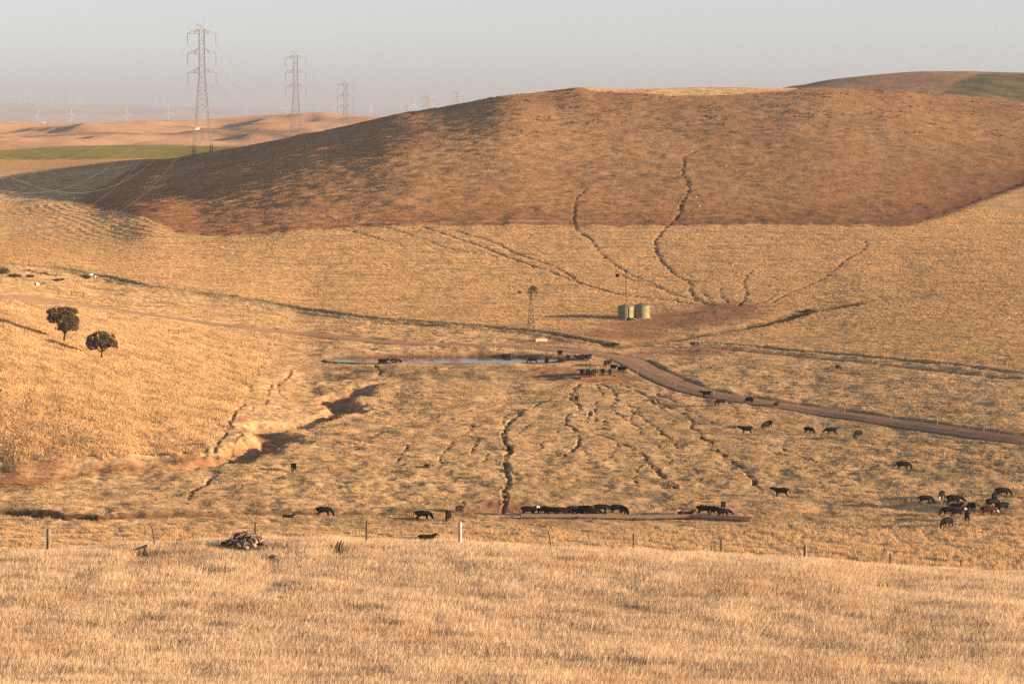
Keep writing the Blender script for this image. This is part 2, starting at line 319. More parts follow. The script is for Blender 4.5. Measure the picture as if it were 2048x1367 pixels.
PADS = [  # cattle paths and rills: photo polyline, half width, depth
 ([(1408, 297), (1375, 308), (1368, 330), (1365, 348), (1376, 365), (1376, 385), (1365, 405), (1358, 428), (1340, 448), (1325, 462), (1312, 480), (1312, 498), (1320, 515), (1335, 535), (1355, 552), (1375, 563), (1383, 573), (1380, 580), (1400, 600), (1425, 612)], .75, .55),
 ([(1175, 375), (1157, 390), (1150, 415), (1148, 440), (1158, 463), (1185, 482), (1200, 505), (1220, 522), (1255, 545), (1300, 565), (1340, 585), (1390, 600), (1420, 612)], .6, .45),
 ([(840, 452), (900, 472), (960, 492), (1000, 508), (1060, 530), (1105, 545), (1150, 563), (1190, 575), (1250, 590), (1300, 596), (1350, 602), (1400, 610)], .8, .75),
 ([(900, 460), (980, 482), (1040, 510), (1100, 530), (1140, 550), (1155, 563)], .7, .65),
 ([(770, 455), (850, 478), (940, 505), (975, 508), (1000, 520)], .65, .55),
 ([(680, 457), (750, 475), (810, 492)], .5, .35),
 ([(1733, 480), (1727, 500), (1690, 520), (1670, 540), (1640, 560), (1625, 567), (1560, 595), (1535, 607)], .6, .5),
 ([(1503, 542), (1490, 560), (1493, 590), (1490, 598), (1475, 612)], .5, .4),
 ([(1372, 545), (1385, 560), (1383, 573)], .35, .25), ([(1440, 575), (1445, 590), (1455, 608)], .45, .35), ([(1422, 540), (1420, 552), (1435, 566)], .3, .2),
 ([(1585, 570), (1560, 580), (1535, 600), (1500, 612)], .35, .25), ([(1520, 585), (1495, 598)], .3, .2),
 ([(1205, 528), (1260, 557), (1340, 583), (1380, 596)], .35, .25), ([(1400, 580), (1420, 600), (1428, 612)], .35, .25),
 ([(1160, 765), (1145, 785), (1143, 800), (1155, 808), (1160, 818), (1140, 828), (1135, 850), (1160, 862), (1200, 870), (1240, 885), (1280, 905), (1295, 920), (1310, 940), (1340, 965), (1360, 982)], .55, .5),
 ([(1110, 795), (1060, 815), (1030, 835), (1008, 860), (1010, 880), (1018, 897), (1012, 925), (1014, 945), (1018, 965), (1008, 985), (1010, 1005), (1006, 1026)], .7, .6),
 ([(1190, 765), (1200, 780), (1210, 797)], .4, .35), ([(1200, 765), (1225, 780), (1232, 800), (1270, 815), (1280, 830), (1300, 845), (1320, 860), (1345, 885), (1365, 902)], .5, .45),
 ([(1232, 800), (1225, 820), (1250, 835), (1270, 850), (1285, 872)], .45, .4),
 ([(1235, 765), (1280, 785), (1330, 810), (1370, 830), (1390, 860), (1420, 885), (1450, 915), (1480, 935), (1505, 955), (1522, 987)], .6, .5),
 ([(1260, 768), (1320, 790), (1360, 810), (1400, 832), (1430, 850)], .4, .35), ([(1155, 866), (1157, 885), (1140, 905), (1115, 920)], .5, .45), ([(1157, 885), (1172, 903), (1178, 922)], .35, .3),
 ([(1180, 820), (1172, 850)], .5, .4), ([(1212, 838), (1205, 862)], .45, .4), ([(950, 838), (940, 860), (930, 870)], .4, .3), ([(1000, 850), (1012, 832), (1020, 822)], .35, .25),
 ([(905, 880), (895, 897), (880, 915), (888, 930)], .5, .4), ([(1060, 845), (1045, 860), (1030, 870)], .5, .3), ([(960, 872), (950, 890), (935, 910)], .4, .3), ([(1118, 858), (1112, 872)], .4, .3),
 ([(1440, 862), (1500, 885), (1600, 920), (1700, 950)], .4, .25), ([(1480, 870), (1560, 895), (1650, 925), (1790, 938)], .4, .3), ([(1690, 870), (1780, 895), (1900, 915), (2060, 962)], .4, .3),
 ([(1640, 892), (1740, 918), (1860, 945)], .35, .25), ([(1780, 870), (1900, 895), (2060, 925)], .4, .3), ([(1850, 868), (1960, 890), (2060, 908)], .4, .3), ([(1013, 938), (1070, 955), (1150, 970)], .35, .25),
 ([(440, 945), (410, 965), (385, 985), (378, 1002)], .5, .45), ([(430, 955), (370, 985), (290, 1000)], .35, .25), ([(440, 944), (520, 943), (600, 946)], .3, .2),
 ([(545, 698), (520, 735), (505, 770), (500, 785)], .5, .45), ([(490, 800), (478, 818), (465, 840), (462, 858)], .5, .5), ([(470, 825), (450, 865), (425, 905)], .5, .4),
 ([(585, 735), (575, 752), (560, 770)], .45, .4), ([(560, 762), (555, 780), (570, 800)], .45, .35), ([(545, 765), (535, 790), (528, 812)], .4, .35), ([(515, 805), (500, 825)], .4, .35), ([(485, 858), (472, 880), (455, 898)], .45, .4),
 ([(1550, 1045), (1580, 1052), (1602, 1064)], .3, .25), ([(1318, 1050), (1290, 1064), (1268, 1068)], .3, .2), ([(1755, 1085), (1785, 1098), (1815, 1118)], .35, .3),
 ([(240, 380), (320, 391), (400, 401), (500, 411), (600, 425), (700, 439), (800, 446), (1000, 443), (1150, 441), (1300, 441)], .7, .2), ([(245, 388), (350, 402), (450, 408), (560, 417), (650, 430)], .5, .2),
 ([(640, 425), (700, 455), (760, 478)], .4, .2), ([(1148, 440), (1090, 438)], .3, .15), ([(1298, 425), (1297, 447)], .35, .2),
 ([(1150, 762), (1050, 792), (930, 822), (830, 842), (740, 862), (705, 892)], .35, .12), ([(1158, 768), (1060, 797), (940, 827), (840, 848), (755, 868), (720, 895)], .35, .12),
 ([(780, 770), (800, 800), (790, 830)], .3, .15), ([(750, 727), (765, 750)], .45, .3), ([(865, 730), (880, 752)], .45, .3),
 ([(1300, 880), (1330, 905), (1345, 930)], .4, .3), ([(1400, 870), (1430, 905)], .35, .3), ([(1250, 800), (1265, 825), (1262, 845)], .4, .35), ([(1300, 800), (1340, 830), (1350, 852)], .4, .35), ([(1195, 800), (1190, 825), (1195, 846)], .4, .35),
 ([(980, 905), (960, 928)], .35, .3), ([(1240, 887), (1225, 905), (1200, 926)], .4, .3), ([(1350, 905), (1390, 940), (1402, 966)], .4, .3), ([(1090, 878), (1075, 902)], .35, .3), ([(830, 870), (810, 900), (790, 926)], .4, .3), ([(730, 880), (715, 906)], .4, .3), ([(1450, 800), (1480, 830), (1475, 850)], .35, .25), ([(1290, 925), (1270, 950), (1275, 975)], .35, .25),
 ([(860, 1000), (845, 1015)], .5, .4), ([(930, 1000), (925, 1018)], .5, .35),
]

# ------------------------------------------------------------------ masks
_ed = fbm(GX / 5, GY / 6, 17, 3)
M_hill = sstep(.28, .72, blur(inside(HILL_POLY), 7) + .28 * _ed)
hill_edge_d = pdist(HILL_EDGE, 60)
M_lh = blur(inside(LEFT_HILL), 3)
M_field = blur(inside(FIELD) & (M_hill < .5), 2)
M_rfield = blur(inside(RFIELD), 2)
M_green = blur(inside(GREEN_FIELD), 1)
M_ghill = blur(inside(GREEN_HILL), 2)
M_crest = blur(inside(CREST_STUBBLE), 1)
M_flat = blur(inside(FLAT), 3)
road_d = pdist(ROAD, 14)
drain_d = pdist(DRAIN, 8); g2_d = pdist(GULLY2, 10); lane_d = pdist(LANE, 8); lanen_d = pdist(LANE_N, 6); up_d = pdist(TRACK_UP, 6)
fb_d = pdist(FIREBREAK, 14)
creek_d, creek_v = pdist(CREEK, 12, CREEK_DEP)
hollow_d = pdist(HOLLOW, 14)
gul_d, gul_v = pdist(GULLY, 30, GULLY_DEP)
rut_d = pdist(RUT, 8)
M_fg = 1 - sstep(168, 185, GY)
M_far = sstep(1185, 1260, GY)

# ------------------------------------------------------------------ relief
Z = BASE.copy()
n1 = fbm(GX / 1.7, GY / 2.2, 3, 2); n5 = fbm(GX / 6, GY / 8, 5, 3); n30 = fbm(GX / 40, GY / 50, 9, 3)
# wandering terracettes on the big hill, long along the contour
wob = 6 * pnoise(GX / 60, GY / 60, 21)
nt = fbm(GX / 16, (GY + wob * 3) / 5.0, 31, 3)
amp_pad = (1 - M_hill) * (1 - M_lh) * (1 - M_field) * (1 - M_rfield) * (1 - M_fg) * (1 - M_far)
Z += amp_pad * (0.13 * n1 + 0.22 * n5) * (0.5 + 0.5 * np.clip(n30 + .5, 0, 1.5)) * (.35 + .65 * sstep(328, 348, GY))
Z += (M_field + M_rfield) * (0.05 * n1 + 0.06 * n5)
Z += M_lh * (0.18 * n5 + 0.06 * n1)
Z += M_hill * (1 - M_far) * (0.22 * nt + 0.35 * n5 * .6 + 0.05 * n1)
Z += M_hill * (1 - M_far) * 0.4 * fbm(GX / 55, GY / 70, 77, 2)
Z += M_fg * 0.03 * n5
Z += sstep(1300, 1800, GY) * (1 - sstep(3000, 4500, GY)) * (1.0 + 4.5 * sstep(1900, 2200, GY) * sstep(3000, 2750, GY)) * fbm(GX / 110, GY / 240, 41, 3)
Z += sstep(4500, 9000, GY) * 16 * fbm(GX / 900, GY / 2200, 43, 4)
# ploughed rounds hugging the hill on the left, straight drills elsewhere in the stubble
plough = M_field * sstep(45, 8, hill_edge_d * 1.0) * sstep(-60, -100, GX)
Z += plough * (0.07 + .05 * n5) * np.sin(hill_edge_d * 2 * math.pi / 3.1)
# road bench, drains, gullies
rb = sstep(ROAD_W + 2.2, ROAD_W, road_d)
Z = Z * (1 - rb) + (BASE - 0.10) * rb
Z += 0.18 * np.exp(-((road_d - ROAD_W - 1.3) / .7) ** 2) * (0.6 + 0.6 * n5)
Z -= 0.55 * np.exp(-(drain_d / 1.2) ** 2); Z += 0.35 * np.exp(-((drain_d - 2.4) / 1.0) ** 2)
Z -= 1.15 * np.exp(-(g2_d / 2.6) ** 2) * (0.8 + 0.5 * n5)
Z -= 0.35 * np.exp(-(up_d / 1.3) ** 2)
Z -= 0.22 * np.exp(-(lane_d / 1.2) ** 2); Z -= 0.3 * np.exp(-(lanen_d / .9) ** 2); Z += 0.12 * np.exp(-((lanen_d - 1.9) / .8) ** 2) * (1 + n5)
Z -= 0.25 * np.exp(-(fb_d / 4.0) ** 2)
ragged = 1 + 0.12 * n1 + 0.3 * n5
_cy = np.interp(GX, *CREEK[np.argsort(CREEK[:, 0])].T); cs_ = GY - _cy + .3 * n5      # a cut bank: gentle this side, sheer on the far side
cut = sstep(-5.0, -.8, cs_) * sstep(1.0, .2, cs_) * sstep(12, 6, creek_d)
Z -= creek_v * cut * (1 + .2 * n1)
Z -= 0.55 * np.exp(-(hollow_d / 3.0) ** 2)
gw = 1.5 + gul_v * 1.1
Z -= gul_v * sstep(gw * 1.25, gw * 0.35, gul_d * (1 + .45 * n5 + .25 * n1)) * (1 + .12 * n1)
Z -= 1.4 * np.exp(-(rut_d / 1.3) ** 2)
# farm dam
PCX, PCY, PRX, PRY, WATER_Z = -12.8, 515.5, 20.0, 6.4, 2.0
pe = ((np.abs(GX - PCX) / PRX) ** 2.6 + (np.abs(GY - PCY) / PRY) ** 2.6) ** (1 / 2.6) * (1 + .05 * n5)
calm = sstep(2.2, 1.6, pe); Z = Z * (1 - calm) + (BASE - .10 * (GY < PCY) + .04 * n5) * calm
Z -= 1.9 * sstep(1.10, 0.93, pe)
Z -= .55 * np.exp(-((GY - 491) / 3.0) ** 2) * sstep(PRX * 1.2, PRX * .9, np.abs(GX - PCX)) * (1 + .8 * n5)      # toe of the dam wall
Z += 0.55 * np.exp(-((pe - 1.32) / .12) ** 2) * (0.7 + .5 * n5) * (GY > PCY)
def spot(px, py, rx, ry, dmin=300):
    p = hit(px, py, dmin=dmin)
    return np.exp(-(((GX - p[0]) / rx) ** 2 + ((GY - p[1]) / ry) ** 2) ** 1.5 * (1 + .5 * n5))
# pads
pad_c = np.zeros((NR, NC))
for pts, hw, dep in PADS:
    P = line(pts, 1.2)
    if len(P) < 3: continue
    # the paths wander
    P = P + np.stack([pnoise(P[:, 1] / 3.1, P[:, 0] / 5, 61) * .55, pnoise(P[:, 0] / 4, P[:, 1] / 5, 62) * .7], 1)
    tt = np.arange(len(P)) * 1.2
    vv = (0.85 + 0.75 * pnoise(tt / 6.0, tt * 0 + hw * 9 + P[0, 0], 64)) * sstep(-.5, 2.5, tt) * sstep(-.5, 2.5, tt[-1] - tt)
    d, v = pdist(P, 4.0, vv)
    near = P[len(P) // 2][1]
    hw2 = hw * (0.30 + near / 3600.0); dep0 = dep; dep = dep * .62
    hw2 = hw2 * (.36 + .56 * np.clip(v, 0, 1.4)) * (1 + .3 * n1); prof = np.exp(-(d / (hw2 * 1.1)) ** 4) * v
    Z -= dep * prof
    Z += dep * 0.12 * np.exp(-((d - hw2 * 1.9) / (hw2 * .7)) ** 2) * v
    pad_c = np.maximum(pad_c, np.clip(np.exp(-(d / (hw2 * 1.15)) ** 2) * v * 1.25 * min(1, dep0 / .3), 0, 1))
# beaten ground round the water points
M_bare = np.zeros((NR, NC))
for s in [(1350, 640, 14, 18), (1420, 630, 12, 14), (1290, 650, 10, 12), (1240, 670, 12, 10), (1450, 615, 9, 10), (1195, 755, 9, 7), (1130, 745, 7, 9), (1060, 660, 4, 4), (1075, 684, 6, 4), (1010, 1012, 4, 6), (1360, 705, 9, 5)]:
    M_bare = np.maximum(M_bare, spot(*s))
M_bare = np.clip(M_bare * 1.15, 0, 1)

# ------------------------------------------------------------------ what covers the ground: colour and grass
def C(*v): return np.array(v, float)
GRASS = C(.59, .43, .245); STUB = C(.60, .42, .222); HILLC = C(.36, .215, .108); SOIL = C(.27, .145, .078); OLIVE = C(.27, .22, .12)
PALE = C(.64, .475, .28); GREEN = C(.17, .165, .05); FARC = C(.46, .30, .19); RIDGE = C(.30, .22, .17)
col = np.empty((NR, NC, 3)); col[:] = GRASS
def lay(m, c, k=1.0):
    m = np.clip(m * k, 0, 1)[..., None]
    col[:] = col * (1 - m) + c * m
big = fbm(GX / 22, GY / 34, 51, 3)
lay(amp_pad * np.clip(.12 + .7 * fbm(GX / 5, GY / 7, 52, 3), 0, .6), OLIVE)
lay(amp_pad * np.clip(big * .8, 0, .5), PALE)
lay(M_fg, PALE); lay(sstep(285, 300, GY) * sstep(340, 326, GY), PALE, .8)
lay(np.maximum(M_field, M_rfield), STUB)
strk = fbm(GX / 30 + wob * .05, GY / 3.0, 57, 3)
lay(np.maximum(M_field, M_rfield) * np.clip(strk * 1.1 - .15, 0, .38), OLIVE)
lay(M_lh, PALE); lay(M_lh * np.clip(fbm(GX / 9, GY / 9, 58, 3) * .7, 0, .4), C(.47, .34, .185))
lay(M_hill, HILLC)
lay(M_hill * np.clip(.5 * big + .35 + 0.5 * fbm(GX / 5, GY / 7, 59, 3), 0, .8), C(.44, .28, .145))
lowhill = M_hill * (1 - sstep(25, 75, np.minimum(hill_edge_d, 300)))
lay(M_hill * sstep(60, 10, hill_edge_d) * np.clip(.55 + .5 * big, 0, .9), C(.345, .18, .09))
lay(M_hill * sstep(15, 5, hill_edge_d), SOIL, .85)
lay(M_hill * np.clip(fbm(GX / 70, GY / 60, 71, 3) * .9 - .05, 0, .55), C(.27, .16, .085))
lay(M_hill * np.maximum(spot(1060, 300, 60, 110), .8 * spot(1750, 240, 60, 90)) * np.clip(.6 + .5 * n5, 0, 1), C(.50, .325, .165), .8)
for tl_ in ([(240, 379), (320, 390), (400, 400), (500, 410), (600, 424), (700, 438), (800, 446), (1000, 443), (1300, 440)], [(245, 388), (350, 402), (450, 408), (560, 417), (650, 430), (760, 450)]):
    lay(np.exp(-(pdist(line(tl_, 3.0), 5) / 1.1) ** 2), C(.50, .33, .20), .7)
lay(M_crest * (1 - M_far * 0), PALE)
lay(sstep(7.5, 4.5, fb_d), SOIL * .95)
lay(M_far * (GY < 6000), FARC); lay(M_far * np.clip(.6 * fbm(GX / 150, GY / 300, 53, 3), 0, .5) * (GY < 6000), C(.34, .20, .12))
_near_gap = sstep(1185, 1260, GY) * (GX < -80) * (GY < 1480)
lay(_near_gap, C(.40, .26, .13))
# dark hedge-like contour lines on the far hills
for y0 in (252, 262, 268):
    hl = line([(-100, y0 + 8), (200, y0 + 3), (350, y0), (500, y0 + 3), (650, y0 + 6 if y0 > 255 else y0 - 7)], 20, dmin=1700)
    lay(np.exp(-(pdist(hl, 60) / 9) ** 2), C(.11, .10, .06), .8)
lay(M_far * (GY < 2300) * (GX > 0) * np.clip(.25 + .9 * fbm(GX / 14, GY / 40, 61, 4), 0, .8), C(.30, .19, .11)); lay(M_far * (GY < 2300) * (GX > 0) * np.clip(fbm(GX / 9, GY / 30, 63, 3) - .1, 0, .6), C(.20, .16, .09))
lay(M_green, GREEN); lay(M_green * np.clip(.7 * fbm(GX / 30, GY / 60, 54, 3), 0, .6), C(.23, .19, .06))
lay(M_ghill * np.clip(.7 + .5 * fbm(GX / 18, GY / 40, 56, 3), 0, 1), C(.11, .12, .05))
farm = sstep(5200, 7000, GY)
lay(farm, RIDGE); lay(farm * np.clip(.5 + fbm(GX / 700, GY / 1500, 55, 3), 0, 1), C(.44, .30, .20)); lay(farm * np.clip(fbm(GX / 500, GY / 2500, 56, 3) - .1, 0, .8), C(.13, .14, .11))
lay(sstep(2.6, 1.0, drain_d), OLIVE * .8, .9); lay(sstep(5.5, 2.8, drain_d) * (GY < 700), OLIVE * 1.3, .55)
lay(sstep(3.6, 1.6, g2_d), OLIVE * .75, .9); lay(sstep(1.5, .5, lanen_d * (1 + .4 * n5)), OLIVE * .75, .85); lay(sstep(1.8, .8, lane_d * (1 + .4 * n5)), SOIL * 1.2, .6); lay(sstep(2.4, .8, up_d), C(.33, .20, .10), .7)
lay(M_flat * np.clip(.55 + .8 * n5, 0, 1), C(.40, .22, .11))
lay(sstep(.25, .8, cut) * np.clip(creek_v * 1.2, 0, 1), SOIL * .8); lay(sstep(1.6, .9, np.abs(cs_)) * (creek_d < 10) * np.clip(creek_v, 0, 1), SOIL * .7)
lay(sstep(1.2, .5, gul_d / gw) * np.clip(gul_v - .4, 0, .75), C(.36, .215, .115))
lay(sstep(1.22, 1.02, pe) * sstep(.7, .9, pe), SOIL)
_wall = sstep(488, 491, GY) * sstep(507, 503, GY) * sstep(PRX * 1.15, PRX * .95, np.abs(GX - PCX))
lay(_wall * np.clip(.5 + 1.1 * n5 + .5 * n1, 0, 1), OLIVE * .8, .85)
lay(sstep(2.6, 1.2, rut_d), OLIVE * .7)
lay(M_bare, C(.33, .19, .105)); lay(pad_c, SOIL * .8, .95)
lay(sstep(ROAD_W + 2.2, ROAD_W, road_d), SOIL, .75); lay(M_lh * sstep(ROAD_W + 6.5, ROAD_W + 4, road_d), SOIL * 1.1, .8)
gdens = np.ones((NR, NC))
gdens *= 1 - .93 * np.clip(pad_c * 1.3, 0, 1); gdens *= 1 - .92 * np.clip(M_bare * 1.1, 0, 1); gdens *= 1 - sstep(ROAD_W + 2.3, ROAD_W + 1.1, road_d)
gdens *= 1 - np.clip(M_lh * 1.5, 0, 1) * sstep(ROAD_W + 6.5, ROAD_W + 4.5, road_d); gdens *= 1 - sstep(1.25, 1.12, pe); gdens *= 1 - sstep(.3, .7, cut) * np.clip(creek_v, 0, 1); gdens *= 1 - .9 * sstep(1.5, 1.0, np.abs(cs_)) * (creek_d < 10) * np.clip(creek_v, 0, 1); gdens *= 1 - .6 * sstep(7, 4.5, fb_d)
gdens *= 1 - .55 * M_hill * sstep(18, 6, hill_edge_d); gdens *= 1 - .7 * sstep(2.0, 1.0, lane_d)
gdens *= 1 - .3 * sstep(1.0, .4, gul_d / gw) * (gul_v > .5); gdens *= 1 - .55 * M_flat

TROUGH = line([(1030, 1037), (1385, 1037.5), (1515, 1042)], 2.0)
tr_d = pdist(TROUGH, 8); gdens *= 1 - .9 * sstep(3.2, 1.6, tr_d); lay(sstep(3.5, 1.5, tr_d), C(.42, .28, .16), .6)

# ------------------------------------------------------------------ materials
def mat(name, build):
    m = bpy.data.materials.new(name); m.use_nodes = True
    nt_ = m.node_tree; nt_.nodes.clear()
    out = nt_.nodes.new("ShaderNodeOutputMaterial")
    sh = build(nt_.nodes, nt_.links)
    nt_.links.new(sh, out.inputs["Surface"])
    return m
def plain(name, rgb, rough=.85, var=.25, scale=6.0, metal=0.0, bump=0.0, spec=.25):
    """weathered paint, timber, stone ... : base colour broken up by two noises"""
    def b(N, L):
        tc = N.new("ShaderNodeTexCoord"); p = N.new("ShaderNodeBsdfPrincipled")
        nz = N.new("ShaderNodeTexNoise"); nz.inputs["Scale"].default_value = scale; nz.inputs["Detail"].default_value = 5
        L.new(tc.outputs["Object"], nz.inputs["Vector"])
        mr = N.new("ShaderNodeMapRange"); mr.inputs[1].default_value = .3; mr.inputs[2].default_value = .7; mr.inputs[3].default_value = 1 - var; mr.inputs[4].default_value = 1 + var
        L.new(nz.outputs["Fac"], mr.inputs[0])
        mx = N.new("ShaderNodeVectorMath"); mx.operation = 'SCALE'; mx.inputs[0].default_value = rgb
        L.new(mr.outputs[0], mx.inputs["Scale"]); L.new(mx.outputs[0], p.inputs["Base Color"])
        p.inputs["Roughness"].default_value = rough; p.inputs["Metallic"].default_value = metal; p.inputs["Specular IOR Level"].default_value = spec
        if bump:
            bp = N.new("ShaderNodeBump"); bp.inputs["Distance"].default_value = bump; L.new(nz.outputs["Fac"], bp.inputs["Height"]); L.new(bp.outputs[0], p.inputs["Normal"])
        return p.outputs[0]
    return mat(name, b)
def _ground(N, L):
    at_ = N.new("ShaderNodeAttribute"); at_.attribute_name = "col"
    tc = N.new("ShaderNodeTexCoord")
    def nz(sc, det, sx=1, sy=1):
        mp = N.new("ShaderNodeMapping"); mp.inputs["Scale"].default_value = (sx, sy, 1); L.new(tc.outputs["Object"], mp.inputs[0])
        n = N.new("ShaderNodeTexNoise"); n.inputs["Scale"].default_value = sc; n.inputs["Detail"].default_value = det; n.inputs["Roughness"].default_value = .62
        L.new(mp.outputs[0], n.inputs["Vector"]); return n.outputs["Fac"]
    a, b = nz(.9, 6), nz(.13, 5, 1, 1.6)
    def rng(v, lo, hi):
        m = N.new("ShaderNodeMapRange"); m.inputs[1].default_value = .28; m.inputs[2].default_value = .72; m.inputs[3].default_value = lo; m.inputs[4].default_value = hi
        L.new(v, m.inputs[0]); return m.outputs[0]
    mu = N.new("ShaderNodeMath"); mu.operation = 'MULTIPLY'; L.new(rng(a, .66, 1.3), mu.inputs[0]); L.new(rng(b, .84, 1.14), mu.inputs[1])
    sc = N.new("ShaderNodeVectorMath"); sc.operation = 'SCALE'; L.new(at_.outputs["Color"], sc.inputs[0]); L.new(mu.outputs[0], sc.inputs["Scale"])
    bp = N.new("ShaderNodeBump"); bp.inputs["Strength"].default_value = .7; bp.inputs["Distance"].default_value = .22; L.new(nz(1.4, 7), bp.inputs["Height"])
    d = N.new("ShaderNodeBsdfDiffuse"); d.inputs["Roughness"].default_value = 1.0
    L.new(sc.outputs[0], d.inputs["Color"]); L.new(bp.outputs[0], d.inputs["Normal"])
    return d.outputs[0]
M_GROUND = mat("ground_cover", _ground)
def _grass(N, L):
    at_ = N.new("ShaderNodeAttribute"); at_.attribute_name = "gcol"; at_.attribute_type = 'INSTANCER'
    bl = N.new("ShaderNodeAttribute"); bl.attribute_name = "blade"
    mx = N.new("ShaderNodeVectorMath"); mx.operation = 'MULTIPLY'; L.new(at_.outputs["Vector"], mx.inputs[0]); L.new(bl.outputs["Vector"], mx.inputs[1])
    d = N.new("ShaderNodeBsdfDiffuse"); t = N.new("ShaderNodeBsdfTranslucent"); mi = N.new("ShaderNodeMixShader"); mi.inputs[0].default_value = .35
    L.new(mx.outputs[0], d.inputs["Color"]); L.new(mx.outputs[0], t.inputs["Color"]); L.new(d.outputs[0], mi.inputs[1]); L.new(t.outputs[0], mi.inputs[2])
    return mi.outputs[0]
M_GRASS = mat("dry_grass", _grass)

# ------------------------------------------------------------------ object helpers
def mesh_np(name, V, Fq, mats=()):
    me = bpy.data.meshes.new(name)
    V = np.asarray(V, np.float32).reshape(-1, 3); Fq = np.asarray(Fq, np.int32); n, k = Fq.shape
    me.vertices.add(len(V)); me.vertices.foreach_set("co", V.ravel())
    me.loops.add(n * k); me.loops.foreach_set("vertex_index", Fq.ravel())
    me.polygons.add(n); me.polygons.foreach_set("loop_start", np.arange(0, n * k, k, dtype=np.int32))
    for m in mats: me.materials.append(m)
    me.update(calc_edges=True)
    return me
def link(name, me, parent=None):
    o = bpy.data.objects.new(name, me); COL.objects.link(o)
    if parent is not None: o.parent = parent
    return o
def tag(o, label=None, cat=None, group=None, kind=None):
    if label: o["label"] = label
    if cat: o["category"] = cat
    if group: o["group"] = group
    if kind: o["kind"] = kind
    return o
def empty(name, loc, rz=0.0):
    o = bpy.data.objects.new(name, None); COL.objects.link(o)
    o.empty_display_size = .5; o.location = tuple(loc); o.rotation_euler = (0, 0, rz)
    return o

# ------------------------------------------------------------------ ground
idx = np.arange(NR * NC).reshape(NR, NC)
quads = np.stack([idx[:-1, :-1], idx[:-1, 1:], idx[1:, 1:], idx[1:, :-1]], -1).reshape(-1, 4)
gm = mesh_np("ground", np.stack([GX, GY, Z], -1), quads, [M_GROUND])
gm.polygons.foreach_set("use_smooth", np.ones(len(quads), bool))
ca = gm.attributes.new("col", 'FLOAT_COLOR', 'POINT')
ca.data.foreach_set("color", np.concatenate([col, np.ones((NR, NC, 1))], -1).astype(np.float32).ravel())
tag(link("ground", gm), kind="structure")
def gz(x, y): return float(grid_at(Z, x, y))
def spotxyz(px, py, dmin=60, dmax=31000): return hit(px, py, Z, dmin, dmax)

# ------------------------------------------------------------------ road and water
def ribbon(name, P, offs, zoff, m):
    T = np.gradient(P, axis=0); T /= np.linalg.norm(T, axis=1)[:, None] + 1e-9
    Nn = np.stack([-T[:, 1], T[:, 0]], 1)
    V = []
    for k, o in enumerate(offs):
        wob_ = .22 * pnoise(np.arange(len(P)) / 3.0, np.full(len(P), k * 3.3), 91) * (1 if k in (0, len(offs) - 1) else .3)
        Q = P + Nn * (o + wob_)[:, None]
        V.append(np.concatenate([Q, (tps(Q[:, 0], Q[:, 1]) + zoff[k])[:, None]], 1))
    V = np.stack(V, 1); a, b = V.shape[:2]
    ii = np.arange(a * b).reshape(a, b)
    q = np.stack([ii[:-1, :-1], ii[1:, :-1], ii[1:, 1:], ii[:-1, 1:]], -1).reshape(-1, 4)
    me = mesh_np(name, V.reshape(-1, 3), q, [m]); me.polygons.foreach_set("use_smooth", np.ones(len(q), bool))
    return link(name, me)
def _dirt(N, L):
    tc = N.new("ShaderNodeTexCoord")
    n1_ = N.new("ShaderNodeTexNoise"); n1_.inputs["Scale"].default_value = .35; n1_.inputs["Detail"].default_value = 8; n1_.inputs["Roughness"].default_value = .7
    L.new(tc.outputs["Object"], n1_.inputs["Vector"])
    cr = N.new("ShaderNodeValToRGB"); e = cr.color_ramp.elements
    e[0].position = .3; e[0].color = (.235, .16, .105, 1); e[1].position = .72; e[1].color = (.36, .255, .17, 1)
    L.new(n1_.outputs["Fac"], cr.inputs[0])
    bp = N.new("ShaderNodeBump"); bp.inputs["Distance"].default_value = .12; L.new(n1_.outputs["Fac"], bp.inputs["Height"])
    d = N.new("ShaderNodeBsdfDiffuse"); d.inputs["Roughness"].default_value = 1; L.new(cr.outputs[0], d.inputs[0]); L.new(bp.outputs[0], d.inputs["Normal"])
    return d.outputs[0]
M_DIRT = mat("graded_dirt", _dirt)
tag(ribbon("dirt_road", ROAD, [-2.75, -2.2, -1.3, -.7, 0, .7, 1.3, 2.2, 2.75], [-.05, .06, .02, .07, .10, .07, .02, .06, -.05], M_DIRT), kind="structure")
def _water(N, L):
    tc = N.new("ShaderNodeTexCoord"); nz = N.new("ShaderNodeTexNoise"); nz.inputs["Scale"].default_value = 1.5; nz.inputs["Detail"].default_value = 3
    L.new(tc.outputs["Object"], nz.inputs["Vector"])
    bp = N.new("ShaderNodeBump"); bp.inputs["Distance"].default_value = .008; L.new(nz.outputs["Fac"], bp.inputs["Height"])
    p = N.new("ShaderNodeBsdfPrincipled"); p.inputs["Base Color"].default_value = (.07, .075, .085, 1); p.inputs["Roughness"].default_value = .06; p.inputs["IOR"].default_value = 1.33
    L.new(bp.outputs[0], p.inputs["Normal"]); return p.outputs[0]
ang = np.linspace(0, 2 * math.pi, 72, endpoint=False)
sg = lambda v: np.sign(v) * np.abs(v) ** (2 / 2.6)
wv = np.stack([PCX + PRX * 1.06 * sg(np.cos(ang)), PCY + PRY * 1.06 * sg(np.sin(ang)), np.full(72, WATER_Z)], 1)
wme = bpy.data.meshes.new("pond_water"); wme.from_pydata(wv.tolist(), [], [list(range(72))]); wme.materials.append(mat("pond_water", _water))
tag(link("pond_water", wme), kind="structure")

